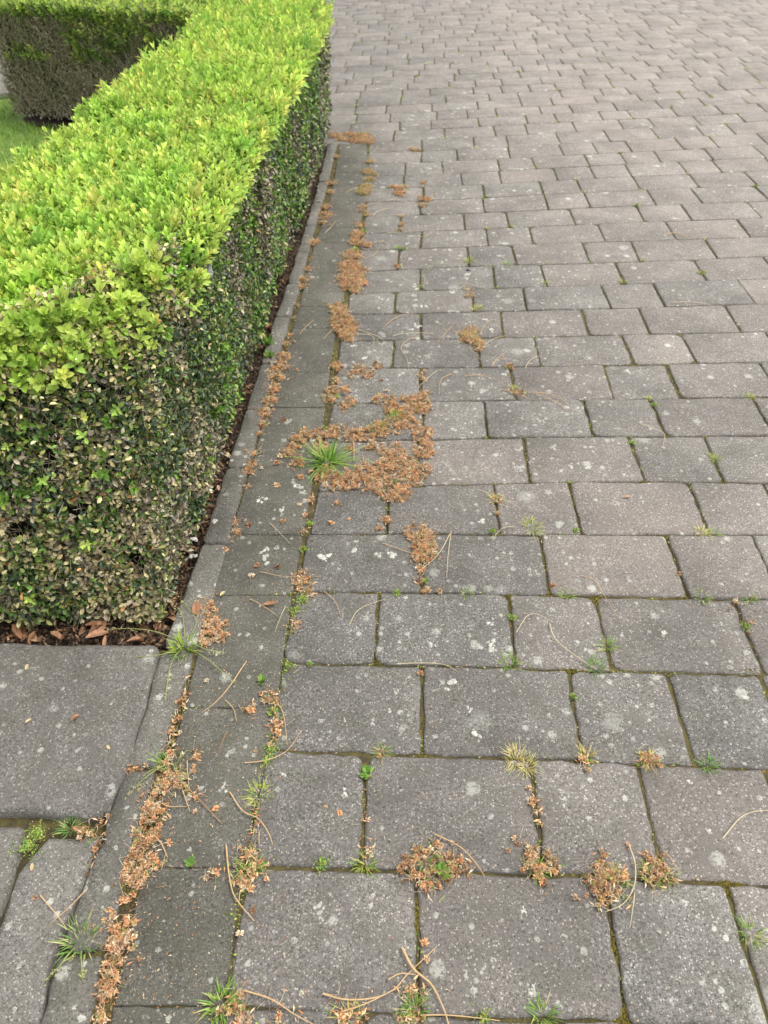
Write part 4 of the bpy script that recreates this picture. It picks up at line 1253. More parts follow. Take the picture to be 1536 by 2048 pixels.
TAN = (0.56, 0.38, 0.20); PALE = (0.60, 0.50, 0.32); BRN = (0.36, 0.20, 0.10)
GN = 'thin dry needles lying on the middle rows'
ND = [
    ([(460, 1586), (486, 1625), (517, 1641), (537, 1668), (546, 1691)], 1.3, TAN, 'bent tan stalk crossing the edge joint in the second row'),
    ([(490, 1528), (533, 1525), (576, 1504), (603, 1463)], 1.1, TAN, 'curved tan stalk sweeping across the edge joint at the third row line'),
    ([(552, 1404), (568, 1434), (575, 1492)], 1.0, TAN, 'upright bowed stalk just right of the pinkish blossoms'),
    ([(451, 1402), (468, 1422), (474, 1445)], .9, TAN, 'short hooked stalk under the edge course joint'),
    ([(494, 1324), (462, 1375), (431, 1410), (404, 1428)], 1.2, TAN, 'straight diagonal stalk right of the seeding grass weed'),
    ([(793, 1330), (880, 1332), (916, 1346)], .9, PALE, 'pale stalk lying along the joint above the third row'),
    ([(453, 1692), (460, 1756), (472, 1799), (509, 1844)], 1.5, TAN, 'long S-shaped stalk over the scaly brown clump'),
    ([(482, 1780), (478, 1815)], .9, TAN, 'short straight stalk touching the long S-shaped one'),
    ([(519, 1665), (519, 1696)], .9, TAN, 'short upright stalk above the scaly brown clump'),
    ([(869, 1670), (920, 1698), (947, 1725), (970, 1756)], 1.2, TAN, 'long bowed stalk over the clover clump at the bottom centre'),
    ([(804, 1897), (826, 1940), (861, 1971), (884, 2014), (900, 2060)], 2.1, TAN, 'thickest dry stalk running off the bottom edge'),
    ([(777, 1961), (802, 1950), (834, 1952)], 1.3, TAN, 'short thick stub joined to the thickest stalk'),
    ([(646, 1989), (693, 2002), (752, 1998), (791, 1979), (814, 1952), (873, 1895)], 1.4, TAN, 'long curved stalk crossing the thickest one towards upper right'),
    ([(670, 2030), (732, 2010), (802, 1975)], 1.3, TAN, 'straight stalk below the long curved one at the bottom edge'),
    ([(490, 1983), (545, 2002), (588, 2030), (630, 2052)], 1.3, TAN, 'stalk running right from the bottom edge grass tuft'),
    ([(841, 2032), (908, 2034), (1000, 2043)], 1.2, TAN, 'stalk lying along the bottom edge right of centre'),
    ([(82, 1793), (117, 1834), (137, 1862)], 1.0, TAN, 'one of two crossed needles on the path slab, falling to the right'),
    ([(182, 1774), (145, 1815), (98, 1854)], 1.0, TAN, 'one of two crossed needles on the path slab, falling to the left'),
    ([(305, 1670), (324, 1690), (336, 1717)], 1.4, TAN, 'thick short stalk at the foot of the rusty litter strip'),
    ([(352, 1555), (391, 1594), (445, 1650)], 1.5, BRN, 'thick brown stalk leading down right from the small weed'),
    ([(320, 1607), (340, 1617), (375, 1615)], 1.0, TAN, 'level curved stalk under the small weed'),
    ([(156, 1338), (180, 1355), (193, 1373)], 1.1, TAN, 'paired short needle on the large path slab'),
    ([(367, 1586), (381, 1625)], 1.0, TAN, 'short straight stalk under the thick brown one'),
    ([(375, 1523), (379, 1578)], .8, PALE, 'thin upright needle right of the small weed'),
    ([(455, 1465), (436, 1512)], .8, BRN, 'forked thin brown stalk on the third edge block'),
    ([(539, 1048), (560, 1070), (580, 1089)], .8, PALE, 'needle crossing the joint between two edge blocks'),
    ([(521, 1146), (568, 1157), (642, 1155)], .8, TAN, 'long level needle reaching the dark rusty scales'),
    ([(500, 1200), (556, 1234)], .9, TAN, 'needle under the curled brown leaf'),
    ([(572, 1214), (550, 1267)], .7, PALE, 'pale needle right below the curled brown leaf'),
    ([(648, 1185), (670, 1206), (681, 1232)], .9, TAN, 'tan stalk right of the bright moss mat'),
    ([(699, 1251), (720, 1222), (771, 1200)], .9, PALE, 'bowed pale stalk left of the olive moss triangle'),
    ([(765, 1089), (806, 1105), (834, 1112)], 1.0, TAN, 'stalk entering the teardrop heap from the left'),
    ([(900, 1070), (877, 1112), (837, 1148)], 1.0, PALE, 'left one of two long needles right of the teardrop heap'),
    ([(902, 1066), (896, 1112), (893, 1159)], .9, PALE, 'right one of two long needles right of the teardrop heap'),
    ([(1161, 1153), (1190, 1167), (1209, 1198), (1233, 1234)], .9, TAN, 'long curved needle over the olive moss triangle right of centre'),
    ([(1032, 1267), (1061, 1232), (1108, 1247)], .9, PALE, 'sharply bent pale needle in the fifth block row'),
    ([(1098, 1249), (1108, 1280), (1139, 1308), (1190, 1341)], 1.3, PALE, 'long arched stalk ending in a green tuft'),
    ([(1444, 1679), (1475, 1642), (1502, 1628), (1545, 1622)], 1.1, PALE, 'arched pale stalk leaving the picture at the right edge'),
    ([(1256, 1689), (1268, 1732), (1266, 1775), (1245, 1810), (1209, 1826)], 1.1, PALE, 'long bowed needle round the largest right hand clump'),
    ([(1268, 1787), (1258, 1859)], .9, PALE, 'straight needle hanging below the largest right hand clump'),
    ([(1327, 1703), (1360, 1752)], .9, TAN, 'straight needle on the right side of the grass litter clump'),
    ([(1278, 849), (1307, 862), (1327, 872), (1325, 896)], .9, PALE, 'hooked needle over the joint in the eighth row'),
    ([(959, 982), (995, 999), (1043, 1019)], .8, PALE, 'straight needle above the star shaped tuft'),
    ([(1030, 1056), (1002, 1062), (983, 1085)], .8, PALE, 'short needle left of the star shaped tuft'),
]
for p in [[(770, 654), (794, 638), (827, 629)], [(713, 660), (734, 669), (761, 679), (773, 694)], [(713, 670), (738, 674), (748, 680), (746, 694)],
          [(786, 674), (817, 670), (867, 669)], [(904, 655), (890, 671), (875, 686)], [(834, 677), (813, 685), (802, 702), (813, 719), (817, 740)],
          [(873, 744), (854, 762), (836, 778)], [(902, 750), (884, 762), (878, 777), (879, 790)], [(930, 754), (957, 754), (984, 760), (1015, 776)],
          [(1000, 781), (1024, 788), (1055, 798)], [(1059, 787), (1092, 791), (1117, 798), (1136, 811)], [(1072, 790), (1107, 806), (1130, 819), (1149, 823)],
          [(961, 667), (976, 646), (999, 643)], [(964, 699), (984, 683), (1013, 673)], [(983, 734), (997, 719), (1015, 705)], [(1050, 740), (1059, 725), (1079, 713)],
          [(746, 431), (765, 423), (787, 417)], [(775, 468), (807, 468), (838, 464)], [(840, 476), (857, 473), (868, 460)], [(752, 485), (769, 487), (778, 494), (773, 508)],
          [(730, 520), (750, 511), (765, 485)], [(848, 554), (850, 565), (846, 577)], [(913, 571), (932, 571), (980, 582)], [(692, 387), (709, 380), (727, 375)],
          [(751, 297), (765, 301), (784, 310)], [(860, 347), (867, 356), (884, 361)], [(719, 419), (740, 412), (761, 404)], [(773, 403), (794, 402), (817, 407)],
          [(600, 670), (615, 655), (628, 642)], [(648, 680), (660, 668), (672, 655)], [(650, 468), (660, 460), (672, 444)]]:
    ND.append((p, .9, random.choice((TAN, PALE)), None))
ND.append(([(1345, 607), (1397, 609), (1428, 616)], .9, PALE, 'pale needle lying along a joint near the right edge, far rows'))
ND.append(([(1333, 471), (1349, 470), (1375, 475)], 1.6, TAN, 'flat brown twig alone on the far right blocks'))
ND.append(([(854, 546), (867, 533), (884, 525)], 1.0, (.25, .36, .10), 'green stalk in the joint left of the blue shell'))
ND.append(([(706, 884), (708, 905), (707, 925)], 2.2, (.42, .26, .17), 'short thick brown twig standing in the largest litter mass'))
for pts_, w, c_, lab in ND:
    P = catmull([gp(*p) for p in pts_])
    o0 = P[0].copy()
    V, F, C = tube(P - o0, w * 0.00085 * (1.25 if pts_[0][1] < 900 else 1.0), c_)
    o = obj('dry_stalk', mesh_np('dry_stalk', V, F, M_STALK, C, True), loc=(o0[0], o0[1], 0))
    if lab: tag(o, lab, 'stalk', 'dry stalks on the paving')
    else: tag(o, 'thin dry needle on the grey blocks of the middle rows near the edge course', 'needle', GN)


# ------------------------------------------------------------------ leaves lying about
def dry_leaf_mesh(seed, colr, curl=0.5, w=0.5, mat=None):
    r_ = np.random.default_rng(seed)
    nu, nv = 7, 5
    V = []
    for i in range(nu):
        t = i / (nu - 1)
        half = w * math.sin(math.pi * min(t * .93 + .05, 1)) ** .8 * .5 * r_.uniform(.88, 1.1)
        for j in range(nv):
            s = (j / (nv - 1) - .5) * 2
            a = s * curl * 2.0
            x = half * (math.sin(a) / (curl * 2.0) if curl > .05 else s)
            z_ = half * ((1 - math.cos(a)) / (curl * 2.0 + 1e-6)) + .12 * math.sin(t * 2.6 + seed) + r_.normal() * .012
            V.append((x, t - .5, z_))
    V = np.array(V); V[:, 2] -= V[:, 2].min()
    F = [(i * nv + j, i * nv + j + 1, (i + 1) * nv + j + 1, (i + 1) * nv + j) for i in range(nu - 1) for j in range(nv - 1)]
    C = np.array(colr) * r_.uniform(.8, 1.2, (len(V), 1))
    C[2::nv] *= .75
    return mesh_np('dry_leaf', V, [np.array(F)], mat or M_DEAD, np.clip(C, 0, 1), True)


BR = [(0.30, 0.155, 0.085), (0.40, 0.22, 0.13), (0.20, 0.105, 0.06), (0.48, 0.29, 0.17), (0.36, 0.19, 0.105)]
LM = [dry_leaf_mesh(i, BR[i % 5], [.3, .7, .5, .9][i % 4], [.5, .62, .45][i % 3]) for i in range(10)]
CL = dry_leaf_mesh(31, (.62, .50, .27), .25, .5)
PKL = dry_leaf_mesh(32, (.50, .33, .22), .4, .45)
spots = []
for i in range(95):     # strip between hedge foot and kerb, and along the slab edge
    if i < 66:
        y = float(near_Y(1, 0.80, 3.0, 1.5)[0])
        x0_, x1_ = HX(y) - 0.01, float(np.interp(y, kl[:, 1], kl[:, 0])) - 0.008
        x = random.uniform(x0_ - .015, max(x1_, x0_))
        if y > 1.25 and random.random() < .35: continue
    else:
        x = random.uniform(-0.85, -0.42); y = random.uniform(0.768, 0.81)
    spots.append((x, y))
for i, (x, y) in enumerate(spots):
    o = obj('dry_leaf', LM[i % 10], loc=(x, y, random.uniform(-0.018, -0.002)))
    s_ = random.uniform(.024, .044) * (1.0 if y > .81 else .95)
    o.scale = (s_, s_, s_); o.rotation_euler = (random.uniform(-.5, .5), random.uniform(-.5, .5), random.uniform(0, 6.3))
    if y <= .81 and x < -.42: tag(o, 'curled brown dead leaf wedged between the hedge front and the path slab', 'dead leaf', 'dead leaves in front of the hedge')
    else: tag(o, 'curled brown dead leaf on the soil strip between hedge and kerb', 'dead leaf', 'dead leaves on the soil strip by the kerb')
for me_, px, py, s_, rz, lab, z_ in (
        (LM[3], 541, 1211, .030, 1.6, 'rolled brown leaf lying across the edge course joint', .003),
        (CL, 446, 1190, .014, 2.6, 'small oval yellow leaf at the kerb seam', .003),
        (CL, 857, 872, .016, 0.4, 'cream coloured leaf at the right rim of the largest litter mass', .006),
        (PKL, 438, 978, .020, .3, 'pinkish beige leaf leaning on the kerb stone', .003),
        (CL, 455, 905, .026, .9, 'yellowed curled leaf standing between hedge and kerb', -.012),
        (PKL, 1252, 996, .018, 1.6, 'small ragged brown seed alone on a block right of centre', .002),
        (CL, 66, 1736, .010, .2, 'tiny cream leaf on the lower path slab', .003),
        (CL, 221, 1503, .009, .8, 'pale yellow sliver on the large path slab near its right side', .012),
        (CL, 62, 1450, .010, 2.4, 'pale yellow sliver on the large path slab, left one', .012),
        (CL, 59, 1343, .012, .1, 'slender cream leaf on the large path slab near the hedge', .012),
        (LM[1], 155, 1445, .016, 2.2, 'thin rusty flake on the large path slab', .012),
        (LM[3], 160, 1662, .026, 1.2, 'crumpled tan leaf under the path slab corner', .002),
        (LM[4], 395, 1225, .028, .2, 'large brown leaf on top of the hedge corner blossom clump', .010),
        (LM[1], 690, 790, .022, .7, 'dark brown leaf among the clotted blossoms', .006)):
    X0, Y0 = gp(px, py)
    o = obj('dry_leaf', me_, loc=(X0, Y0, z_)); o.scale = (s_, s_, s_); o.rotation_euler = (random.uniform(-.15, .15), 0, rz)
    tag(o, lab, 'leaf')
# brown crumbly mulch on the soil strip
n = 7000
Y = near_Y(n, 0.77, 3.6, 1.4)
X = HX(Y) - 0.03 + rng.random(n) * (np.interp(Y, kl[:, 1], kl[:, 0]) - HX(Y) + .034)
i = rng.random(n) < .25
X[i] = rng.uniform(-.9, -.40, i.sum()); Y[i] = rng.uniform(.762, .83, i.sum())
V, F, C = scatter(SCALE, np.c_[X, Y, -0.018 + rng.random(n) * .012], rot_from(rand_dirs(n, (0, 0, 1), .7), rng.uniform(0, 6.28, n)), rng.uniform(.005, .018, n),
                  pick_col(n, [(3, (.11, .07, .045)), (2, (.18, .12, .08)), (3, (.04, .028, .02)), (1, (.34, .22, .12))]))
tag(obj('leaf_mulch', mesh_np('leaf_mulch', V, F, M_DEAD, C)), 'crumbled brown leaf mulch on the soil under the hedge', 'mulch', kind='stuff')


# ------------------------------------------------------------------ weeds and grass tufts
STRAW = [(3, (0.78, 0.68, 0.30)), (2, (0.66, 0.62, 0.20)), (1, (0.46, 0.55, 0.12))]
YGR = [(3, (0.46, 0.54, 0.09)), (2, (0.58, 0.60, 0.14)), (2, (0.30, 0.46, 0.07))]
DKG = [(3, (0.15, 0.30, 0.07)), (2, (0.21, 0.40, 0.09)), (1, (0.40, 0.46, 0.16))]


def tuft_mesh(n, rad, L, colset, flat=0.6, w=0.0010):
    a = rng.uniform(0, 6.283, n); q_ = rng.random(n) ** .6 * rad
    T = np.c_[np.cos(a) * q_, np.sin(a) * q_, np.full(n, -0.004)]
    az = a + rng.normal(size=n) * .5
    V, F, C = blade_arr(n, T, rng.uniform(.5, 1.1, n) * L, rng.uniform(.6, 1.1, n) * w, (az, rng.uniform(.2, 1.0, n) * flat * 1.2), pick_col(n, colset))
    return mesh_np('grass_tuft', V, F, M_GRASS, C)


def moss_mesh(n, rx, ry, colset):
    """leafy cushion: many tiny leaves over a low dome"""
    a = rng.uniform(0, 6.283, n); q_ = np.abs(rng.normal(size=n)) * .55 * (1 + .35 * np.sin(a * 3 + rng.uniform(0, 6)))
    T = np.c_[np.cos(a) * q_ * rx, np.sin(a) * q_ * ry, (1 - q_ ** 2) * .003 + rng.random(n) * .0025]
    V, F, C = scatter(leaf_t(.6, .1, .05, False), T, rot_from(rand_dirs(n, (0, 0, .9), .6), rng.uniform(0, 6.28, n)), rng.uniform(.0020, .0046, n), pick_col(n, colset + DKG + [(6, (.22, .21, .06))]))
    return mesh_np('moss_cushion', V, F, M_GRASS, C)


def rosette_mesh(n, L, colset, w=.45):
    t_ = leaf_t(w, .12, .15, True)
    az = np.arange(n) * 2.4 + rng.normal(size=n) * .2; el = rng.uniform(.1, .9, n)
    D = np.stack([np.cos(az) * np.cos(el), np.sin(az) * np.cos(el), np.sin(el)], 1)
    sd = np.stack([-np.sin(az), np.cos(az), np.zeros(n)], 1); up = np.cross(sd, D)
    Rm = np.stack([sd, D, up], 2)
    V, F, C = scatter(t_, np.c_[np.zeros((n, 2)), rng.uniform(0, .3, n) * L], Rm, rng.uniform(.6, 1.1, n) * L, pick_col(n, colset))
    return mesh_np('seedling', V, F, M_LEAF, C, True)


# the large tufts: every blade a part
def big_tuft(px, py, nblades, L, colset, label, stalks=(), w=.0012, flat=.8):
    X0, Y0 = gp(px, py)
    t_ = empty('grass_tuft', (X0, Y0, 0.0))
    tag(t_, label, 'grass tuft', 'large grass tufts growing in the paving')
    for i in range(nblades):
        a = rng.uniform(0, 6.283); q_ = rng.random() ** .6 * .016
        V, F, C = blade_arr(1, np.array([[math.cos(a) * q_, math.sin(a) * q_, -.003]]), np.array([rng.uniform(.5, 1.15) * L]), np.array([w * rng.uniform(.7, 1.2)]),
                            (np.array([a + rng.normal() * .5]), np.array([rng.uniform(.1, 1.1) * flat])), pick_col(1, colset))
        obj('blade', mesh_np('blade', V, F, M_GRASS, C), t_)
    for pts_ in stalks:
        P = catmull([gp(*p) for p in pts_]) - np.array([X0, Y0])
        V, F, C = tube(P, .0009, (.36, .42, .14), 5, .5, .004, .010)
        parts = [(V, F, C)]
        k_ = 26      # seed spikelets along the outer third
        i = rng.integers(int(len(P) * .6), len(P), k_)
        T = np.c_[P[i] + rng.normal(size=(k_, 2)) * .0022, np.full(k_, .007)]
        parts.append(scatter(SCALE, T, rot_from(rand_dirs(k_, (0, 0, .5), .7), rng.uniform(0, 6.28, k_)), rng.uniform(.003, .006, k_), pick_col(k_, [(1, (.50, .52, .22)), (1, (.6, .55, .3))])))
        V, F, C = merge(parts)
        obj('seed_stalk', mesh_np('seed_stalk', V, F, M_GRASS, C), t_)
    return t_


big_tuft(655, 925, 130, .062, GREEN, 'biggest green grass tuft, sprawling in the middle of the orange litter', [[(650, 920), (600, 912), (560, 905)], [(660, 930), (710, 930), (755, 933)]], .0013, 1.5)
big_tuft(368, 1300, 90, .038, YGR + GREEN, 'yellow-green seeding grass weed at the hedge corner joint',
         [[(370, 1290), (300, 1270), (215, 1262)], [(370, 1295), (330, 1318), (240, 1322)], [(365, 1300), (345, 1340), (332, 1400)], [(375, 1300), (420, 1330), (470, 1370)], [(380, 1290), (420, 1310), (452, 1310)],
          [(372, 1290), (368, 1240), (350, 1215)], [(375, 1290), (395, 1250), (360, 1200)]])
big_tuft(160, 1885, 120, .026, DKG + [(3, (.50, .50, .20))], 'dark green grass tuft on the kerb joint at the bottom left', [[(150, 1900), (125, 1940), (95, 1962)], [(165, 1905), (170, 1940), (168, 1965)]], .0011, 1.0)
big_tuft(440, 2010, 110, .023, GREEN + [(2, (.55, .55, .2))], 'bright green grass tuft at the bottom edge beside the edge course', (), .0011, 1.0)
big_tuft(340, 1528, 36, .030, GREEN, 'small thin green weed with long seed stalks on the kerb', [[(340, 1530), (300, 1560), (262, 1590)], [(345, 1530), (362, 1560), (378, 1590)]], .0009, .9)
big_tuft(788, 838, 70, .030, YGR + GREEN, 'upper of two green grass patches in the right arm of the litter mass', (), .0011, .8)
big_tuft(755, 862, 60, .026, YGR + GREEN, 'lower of two green grass patches in the right arm of the litter mass', (), .0011, .8)

TF = [  # px, py, kind, size, label
    (1032, 1518, 's', 1.1, 'widest straw yellow grass tuft in the long joint of the third row'), (1052, 1532, 's', 1.0, 'right half of the widest straw yellow tuft pair'),
    (1172, 1512, 's', .8, 'straw coloured tuft right of the widest straw yellow one'), (1300, 1520, 's', .8, 'flat straw tuft above the joint of the second row, third in the line'),
    (1418, 1530, 'd', .8, 'dark green tuft, rightmost in the long joint of the third row'), (733, 1548, 'r', 1.3, 'leafy green weed at the top of a second row joint'),
    (765, 1503, 'g', .7, 'small green tuft just above the leafy green weed'), (605, 1200, 'm', 1.6, 'bright green moss mat left of the fifth row'), (592, 1222, 'm', 1.0, 'lower lobe of the bright green moss mat'),
    (548, 1425, 'm', 1.1, 'green moss cushion under the pinkish blossoms'), (545, 1500, 'm', 1.3, 'yellow-green moss where the third row joins the edge course'), (532, 1525, 'm', .9, 'small moss cushion just below the yellow-green one'),
    (517, 1590, 'y', 1.0, 'feathery yellow-green tuft in the edge joint'), (575, 1333, 'm', .9, 'bright moss spot at the head of the fourth edge joint'), (620, 1330, 'm', .5, 'moss speck right of the bright moss spot'),
    (850, 1165, 'r', .7, 'small two leaf seedling under the teardrop heap'), (795, 1188, 'm', .8, 'moss cushion beside the olive triangle, centre'), (935, 1188, 'g', .6, 'tiny green tuft in the middle of the fourth row line'),
    (1065, 1055, 'y', 1.3, 'star shaped yellow-green tuft'), (985, 1064, 'm', .8, 'flat green moss left of the star shaped tuft'), (993, 1000, 's', .9, 'straw tuft above the brown husk in a joint'),
    (1152, 1062, 'm', .6, 'faint green moss right of the star shaped tuft'), (1402, 1066, 's', .9, 'straw tuft touching a green one on the right'), (1425, 1067, 'g', .8, 'green tuft touching a straw one on the left'),
    (1135, 1190, 'g', .8, 'green tuft beside the olive moss triangle right of centre'), (1405, 1196, 'g', .8, 'low green tuft right of the second olive moss triangle'), (1500, 1200, 'g', .8, 'green tuft in the same line near the right edge'),
    (1215, 1292, 'g', .9, 'green tuft halfway down a joint in the fourth row'), (1493, 1255, 'm', .8, 'moss lump in the joint near the right edge'), (1024, 1238, 'm', .9, 'green moss column in a joint left of the bent needle'),
    (1020, 1326, 'g', 1.0, 'loose green tuft at the foot of the moss column'), (1192, 1335, 'd', 1.1, 'green tuft at the end of the long arched stalk'), (1147, 1395, 'm', .5, 'tiny moss dot in a third row joint'),
    (1265, 888, 'm', .8, 'bright green moss at the head of a seventh row joint'), (1430, 918, 'y', .9, 'yellow-green tuft in a joint by the rosy block'), (1308, 812, 'm', .9, 'green cushion in a joint of the eighth row'),
    (1298, 797, 'y', .5, 'little yellow tuft above the green cushion'), (1500, 795, 'y', .8, 'spiky yellow tuft near the right edge, eighth row'), (938, 676, 'y', 1.3, 'yellow-green grass in the straw coloured litter knot'),
    (1028, 778, 'y', .8, 'yellow tuft under the white lichen in a joint'), (1245, 565, 'g', .9, 'green tuft at a joint in the twelfth row'), (1404, 546, 'g', .9, 'bright green tuft below a pale spot, far right'),
    (937, 523, 'y', 1.1, 'yellow cushion left of the blue shell'), (1015, 528, 'g', .7, 'green tuft right of the yellow cushion'), (978, 534, 'g', .5, 'low green strip between the yellow cushion and its neighbour'),
    (1098, 527, 'g', .6, 'green speck in the thirteenth row line'), (1090, 565, 'g', .7, 'green speck below the thirteenth row line'), (955, 618, 'y', 1.1, 'yellow grass by two needles in the eleventh row line'),
    (841, 575, 'm', .7, 'moss dot by a white lichen left of the yellow grass'), (795, 497, 'g', .8, 'green tuft right of the broad leaved seedling'), (712, 503, 'r', 1.6, 'broad leaved pale green seedling on the litter'),
    (728, 465, 'r', 1.3, 'slender green seedling behind the broad leaved one'), (690, 634, 'm', .8, 'green speck on the heap in the middle of the edge joint'),
    (700, 575, 'm', .8, 'green patch at the foot of the tall orange heap'), (537, 690, 'r', 2.2, 'leafy green seedling standing on the kerb line'), (540, 715, 'r', 1.8, 'second leafy seedling just below the kerb line one'),
    (467, 795, 'r', 1.8, 'leafy sprig at the foot of the hedge left of the kerb'), (1500, 1868, 'g', .9, 'green tuft in the joint at the lower right edge'), (1308, 1752, 'g', 1.1, 'fresh grass inside the small right hand clump'),
    (1222, 1765, 'd', 1.2, 'dark grass in the middle of the largest right hand clump'), (1075, 1735, 'g', .9, 'green tuft inside the husk ring'), (885, 1745, 'r', 1.4, 'green clover in the wide clump'),
    (850, 1720, 'g', .8, 'grass on the left of the clover'), (730, 1728, 'g', .9, 'green tuft on the olive moss at the second row line'), (645, 1728, 'm', 1.0, 'green cushion left of the olive moss at the second row line'),
    (500, 1735, 'g', 1.0, 'weed inside the scaly brown clump'), (525, 1735, 'r', .7, 'tiny rosette right of the scaly brown clump'), (382, 1728, 'r', .9, 'clover leaf at the left end of the second row line'),
    (1085, 2032, 'g', 1.0, 'green tuft at the bottom edge right of centre'), (966, 2035, 'm', .8, 'green cushion at the bottom edge near the level stalk'), (832, 2015, 'g', 1.0, 'grass under the crossing stalks'),
    (700, 2032, 's', .8, 'straw grass in the flat rusty litter'), (58, 1695, 'm', 2.0, 'thick yellow-green moss between two path slabs'), (75, 1668, 'm', 1.3, 'upper end of the thick path moss'), (140, 1655, 'd', .9, 'dark grass under the path slab corner'),
    (185, 1690, 'd', .5, 'green blade pair by the path joint'), (785, 965, 'm', .9, 'green moss in the lower right of the litter mass'), (620, 1050, 'm', .8, 'moss in the edge joint under the pale lichens'),
    (607, 1100, 'm', .8, 'moss in the edge joint at the row line below'), (655, 860, 'm', .9, 'dark green moss above the biggest tuft'), (725, 385, 'g', 1.3, 'grass on the yellowish litter strip'), (723, 268, 'd', 1.2, 'dark upright sprig on the farthest litter'),
    (505, 1735, 'm', .8, 'moss under the weed in the scaly clump'), (524, 1363, 'r', 1.0, 'fallen green leaf sprig on the edge course'), (125, 1418, 'r', .5, 'tiny green leaf on the large path slab'), (275, 1690, 'r', .7, 'small green leaf in the rusty strip'),
    (675, 795, 'm', .9, 'mossy lump left of the clotted blossoms')]
for px, py, kd, s_, lab in TF:
    X0, Y0 = gp(px, py)
    k_ = .012 * s_
    if kd == 'm': me_ = moss_mesh(int(170 * s_), k_ * .95, k_ * 1.15, YGR + GREEN)
    elif kd == 'r': me_ = rosette_mesh(int(10 + 7 * s_), .0085 * s_ + .003, [(1, (.24, .42, .08)), (1, (.16, .30, .06)), (.5, (.4, .45, .12))])
    else: me_ = tuft_mesh(int(60 * s_ + 12), k_, .016 * s_ + .004, {'s': STRAW + [(1, (.5, .3, .15))], 'g': GREEN + [(2, (.60, .52, .24))], 'd': DKG + [(1, (.5, .42, .2))], 'y': YGR + [(2, (.66, .56, .28))]}[kd], 1.15, .0007)
    nm = {'m': 'moss_cushion', 'r': 'seedling'}.get(kd, 'grass_tuft')
    o = obj(nm, me_, loc=(X0, Y0, 0.001)); o.rotation_euler.z = random.uniform(0, 6.3)
    if kd == 'r' and s_ > 1.7: o.scale = (1, 1, 1.5)
    tag(o, lab, {'m': 'moss', 'r': 'seedling'}.get(kd, 'grass tuft'), {'m': 'moss cushions in the joints', 'r': 'seedlings in the joints'}.get(kd, 'small grass tufts in the joints'))
pts = []
for i in paver_rank[:260]:
    ring = pav[i][0]; ctr = pav[i][3]
    m_ = int(90 if ctr[1] < 1.8 else 36)
    a = rng.integers(0, len(ring), m_); t = rng.random((m_, 1))
    p_ = ring[a] * t + ring[(a + 1) % len(ring)] * (1 - t)
    d_ = p_ - ctr; d_ /= np.linalg.norm(d_, axis=1, keepdims=True)
    p_ = p_ + d_ * (rng.random((m_, 1)) * .005 - .0008)
    thr = 0.08 - 0.14 * math.exp(-max(ctr[0] + .3, 0) / .5)
    kq = pnoise(p_[:, 0], p_[:, 1], p_[:, 0] * 0 + 3, 16.0) > thr
    pts.append(np.c_[p_, np.full(m_, -0.003) + rng.random(m_) * .004][kq])
Yq = rng.uniform(.25, 3.6, 2200)      # greener along the joint of the edge course
Xq = np.interp(Yq, hr[:, 1], hr[:, 0]) + rng.normal(size=2200) * .0045
kq = pnoise(Xq, Yq, Xq * 0 + 8, 9.0) > -0.02
pts.append(np.c_[Xq, Yq, rng.random(2200) * .003][kq])
T = np.concatenate(pts); n = len(T)
V, F, C = scatter(leaf_t(.6, .1, .05, False), T, rot_from(rand_dirs(n, (0, 0, .9), .6), rng.uniform(0, 6.28, n)), rng.uniform(.0022, .0060, n),
                  pick_col(n, YGR + GREEN + [(10, (.17, .15, .035)), (7, (.24, .21, .05)), (4, (.55, .36, .2))]))
tag(obj('joint_moss', mesh_np('joint_moss', V, F, M_GRASS, C)), 'fine green and olive moss creeping along the joints of the near blocks', 'moss', kind='stuff')
# little tufts at the corners of the far blocks
FT = [tuft_mesh(26, .010, .013, c_, .8, .0010) for c_ in (YGR, GREEN, STRAW, STRAW)] + [moss_mesh(60, .012, .010, YGR)]
cand = [p for p in pav if 2.2 < p[3][1] < 7.0 and -0.1 < p[3][0] < 0.5 * p[3][1] + .2]
random.shuffle(cand)
for i, p in enumerate(cand[:170]):
    c_ = p[0][np.argmin(p[0][:, 0] + p[0][:, 1] * random.choice((-1, 1)))]
    o = obj('grass_tuft', FT[i % 5], loc=(c_[0] - .003, c_[1], -.002)); s_ = random.uniform(.8, 2.1); o.scale = (s_, s_, s_ * .8)
    o.rotation_euler.z = random.uniform(0, 6.3)
    tag(o, 'tiny yellow-green tuft at a block corner in the far rows', 'grass tuft', 'tiny tufts in the far rows')

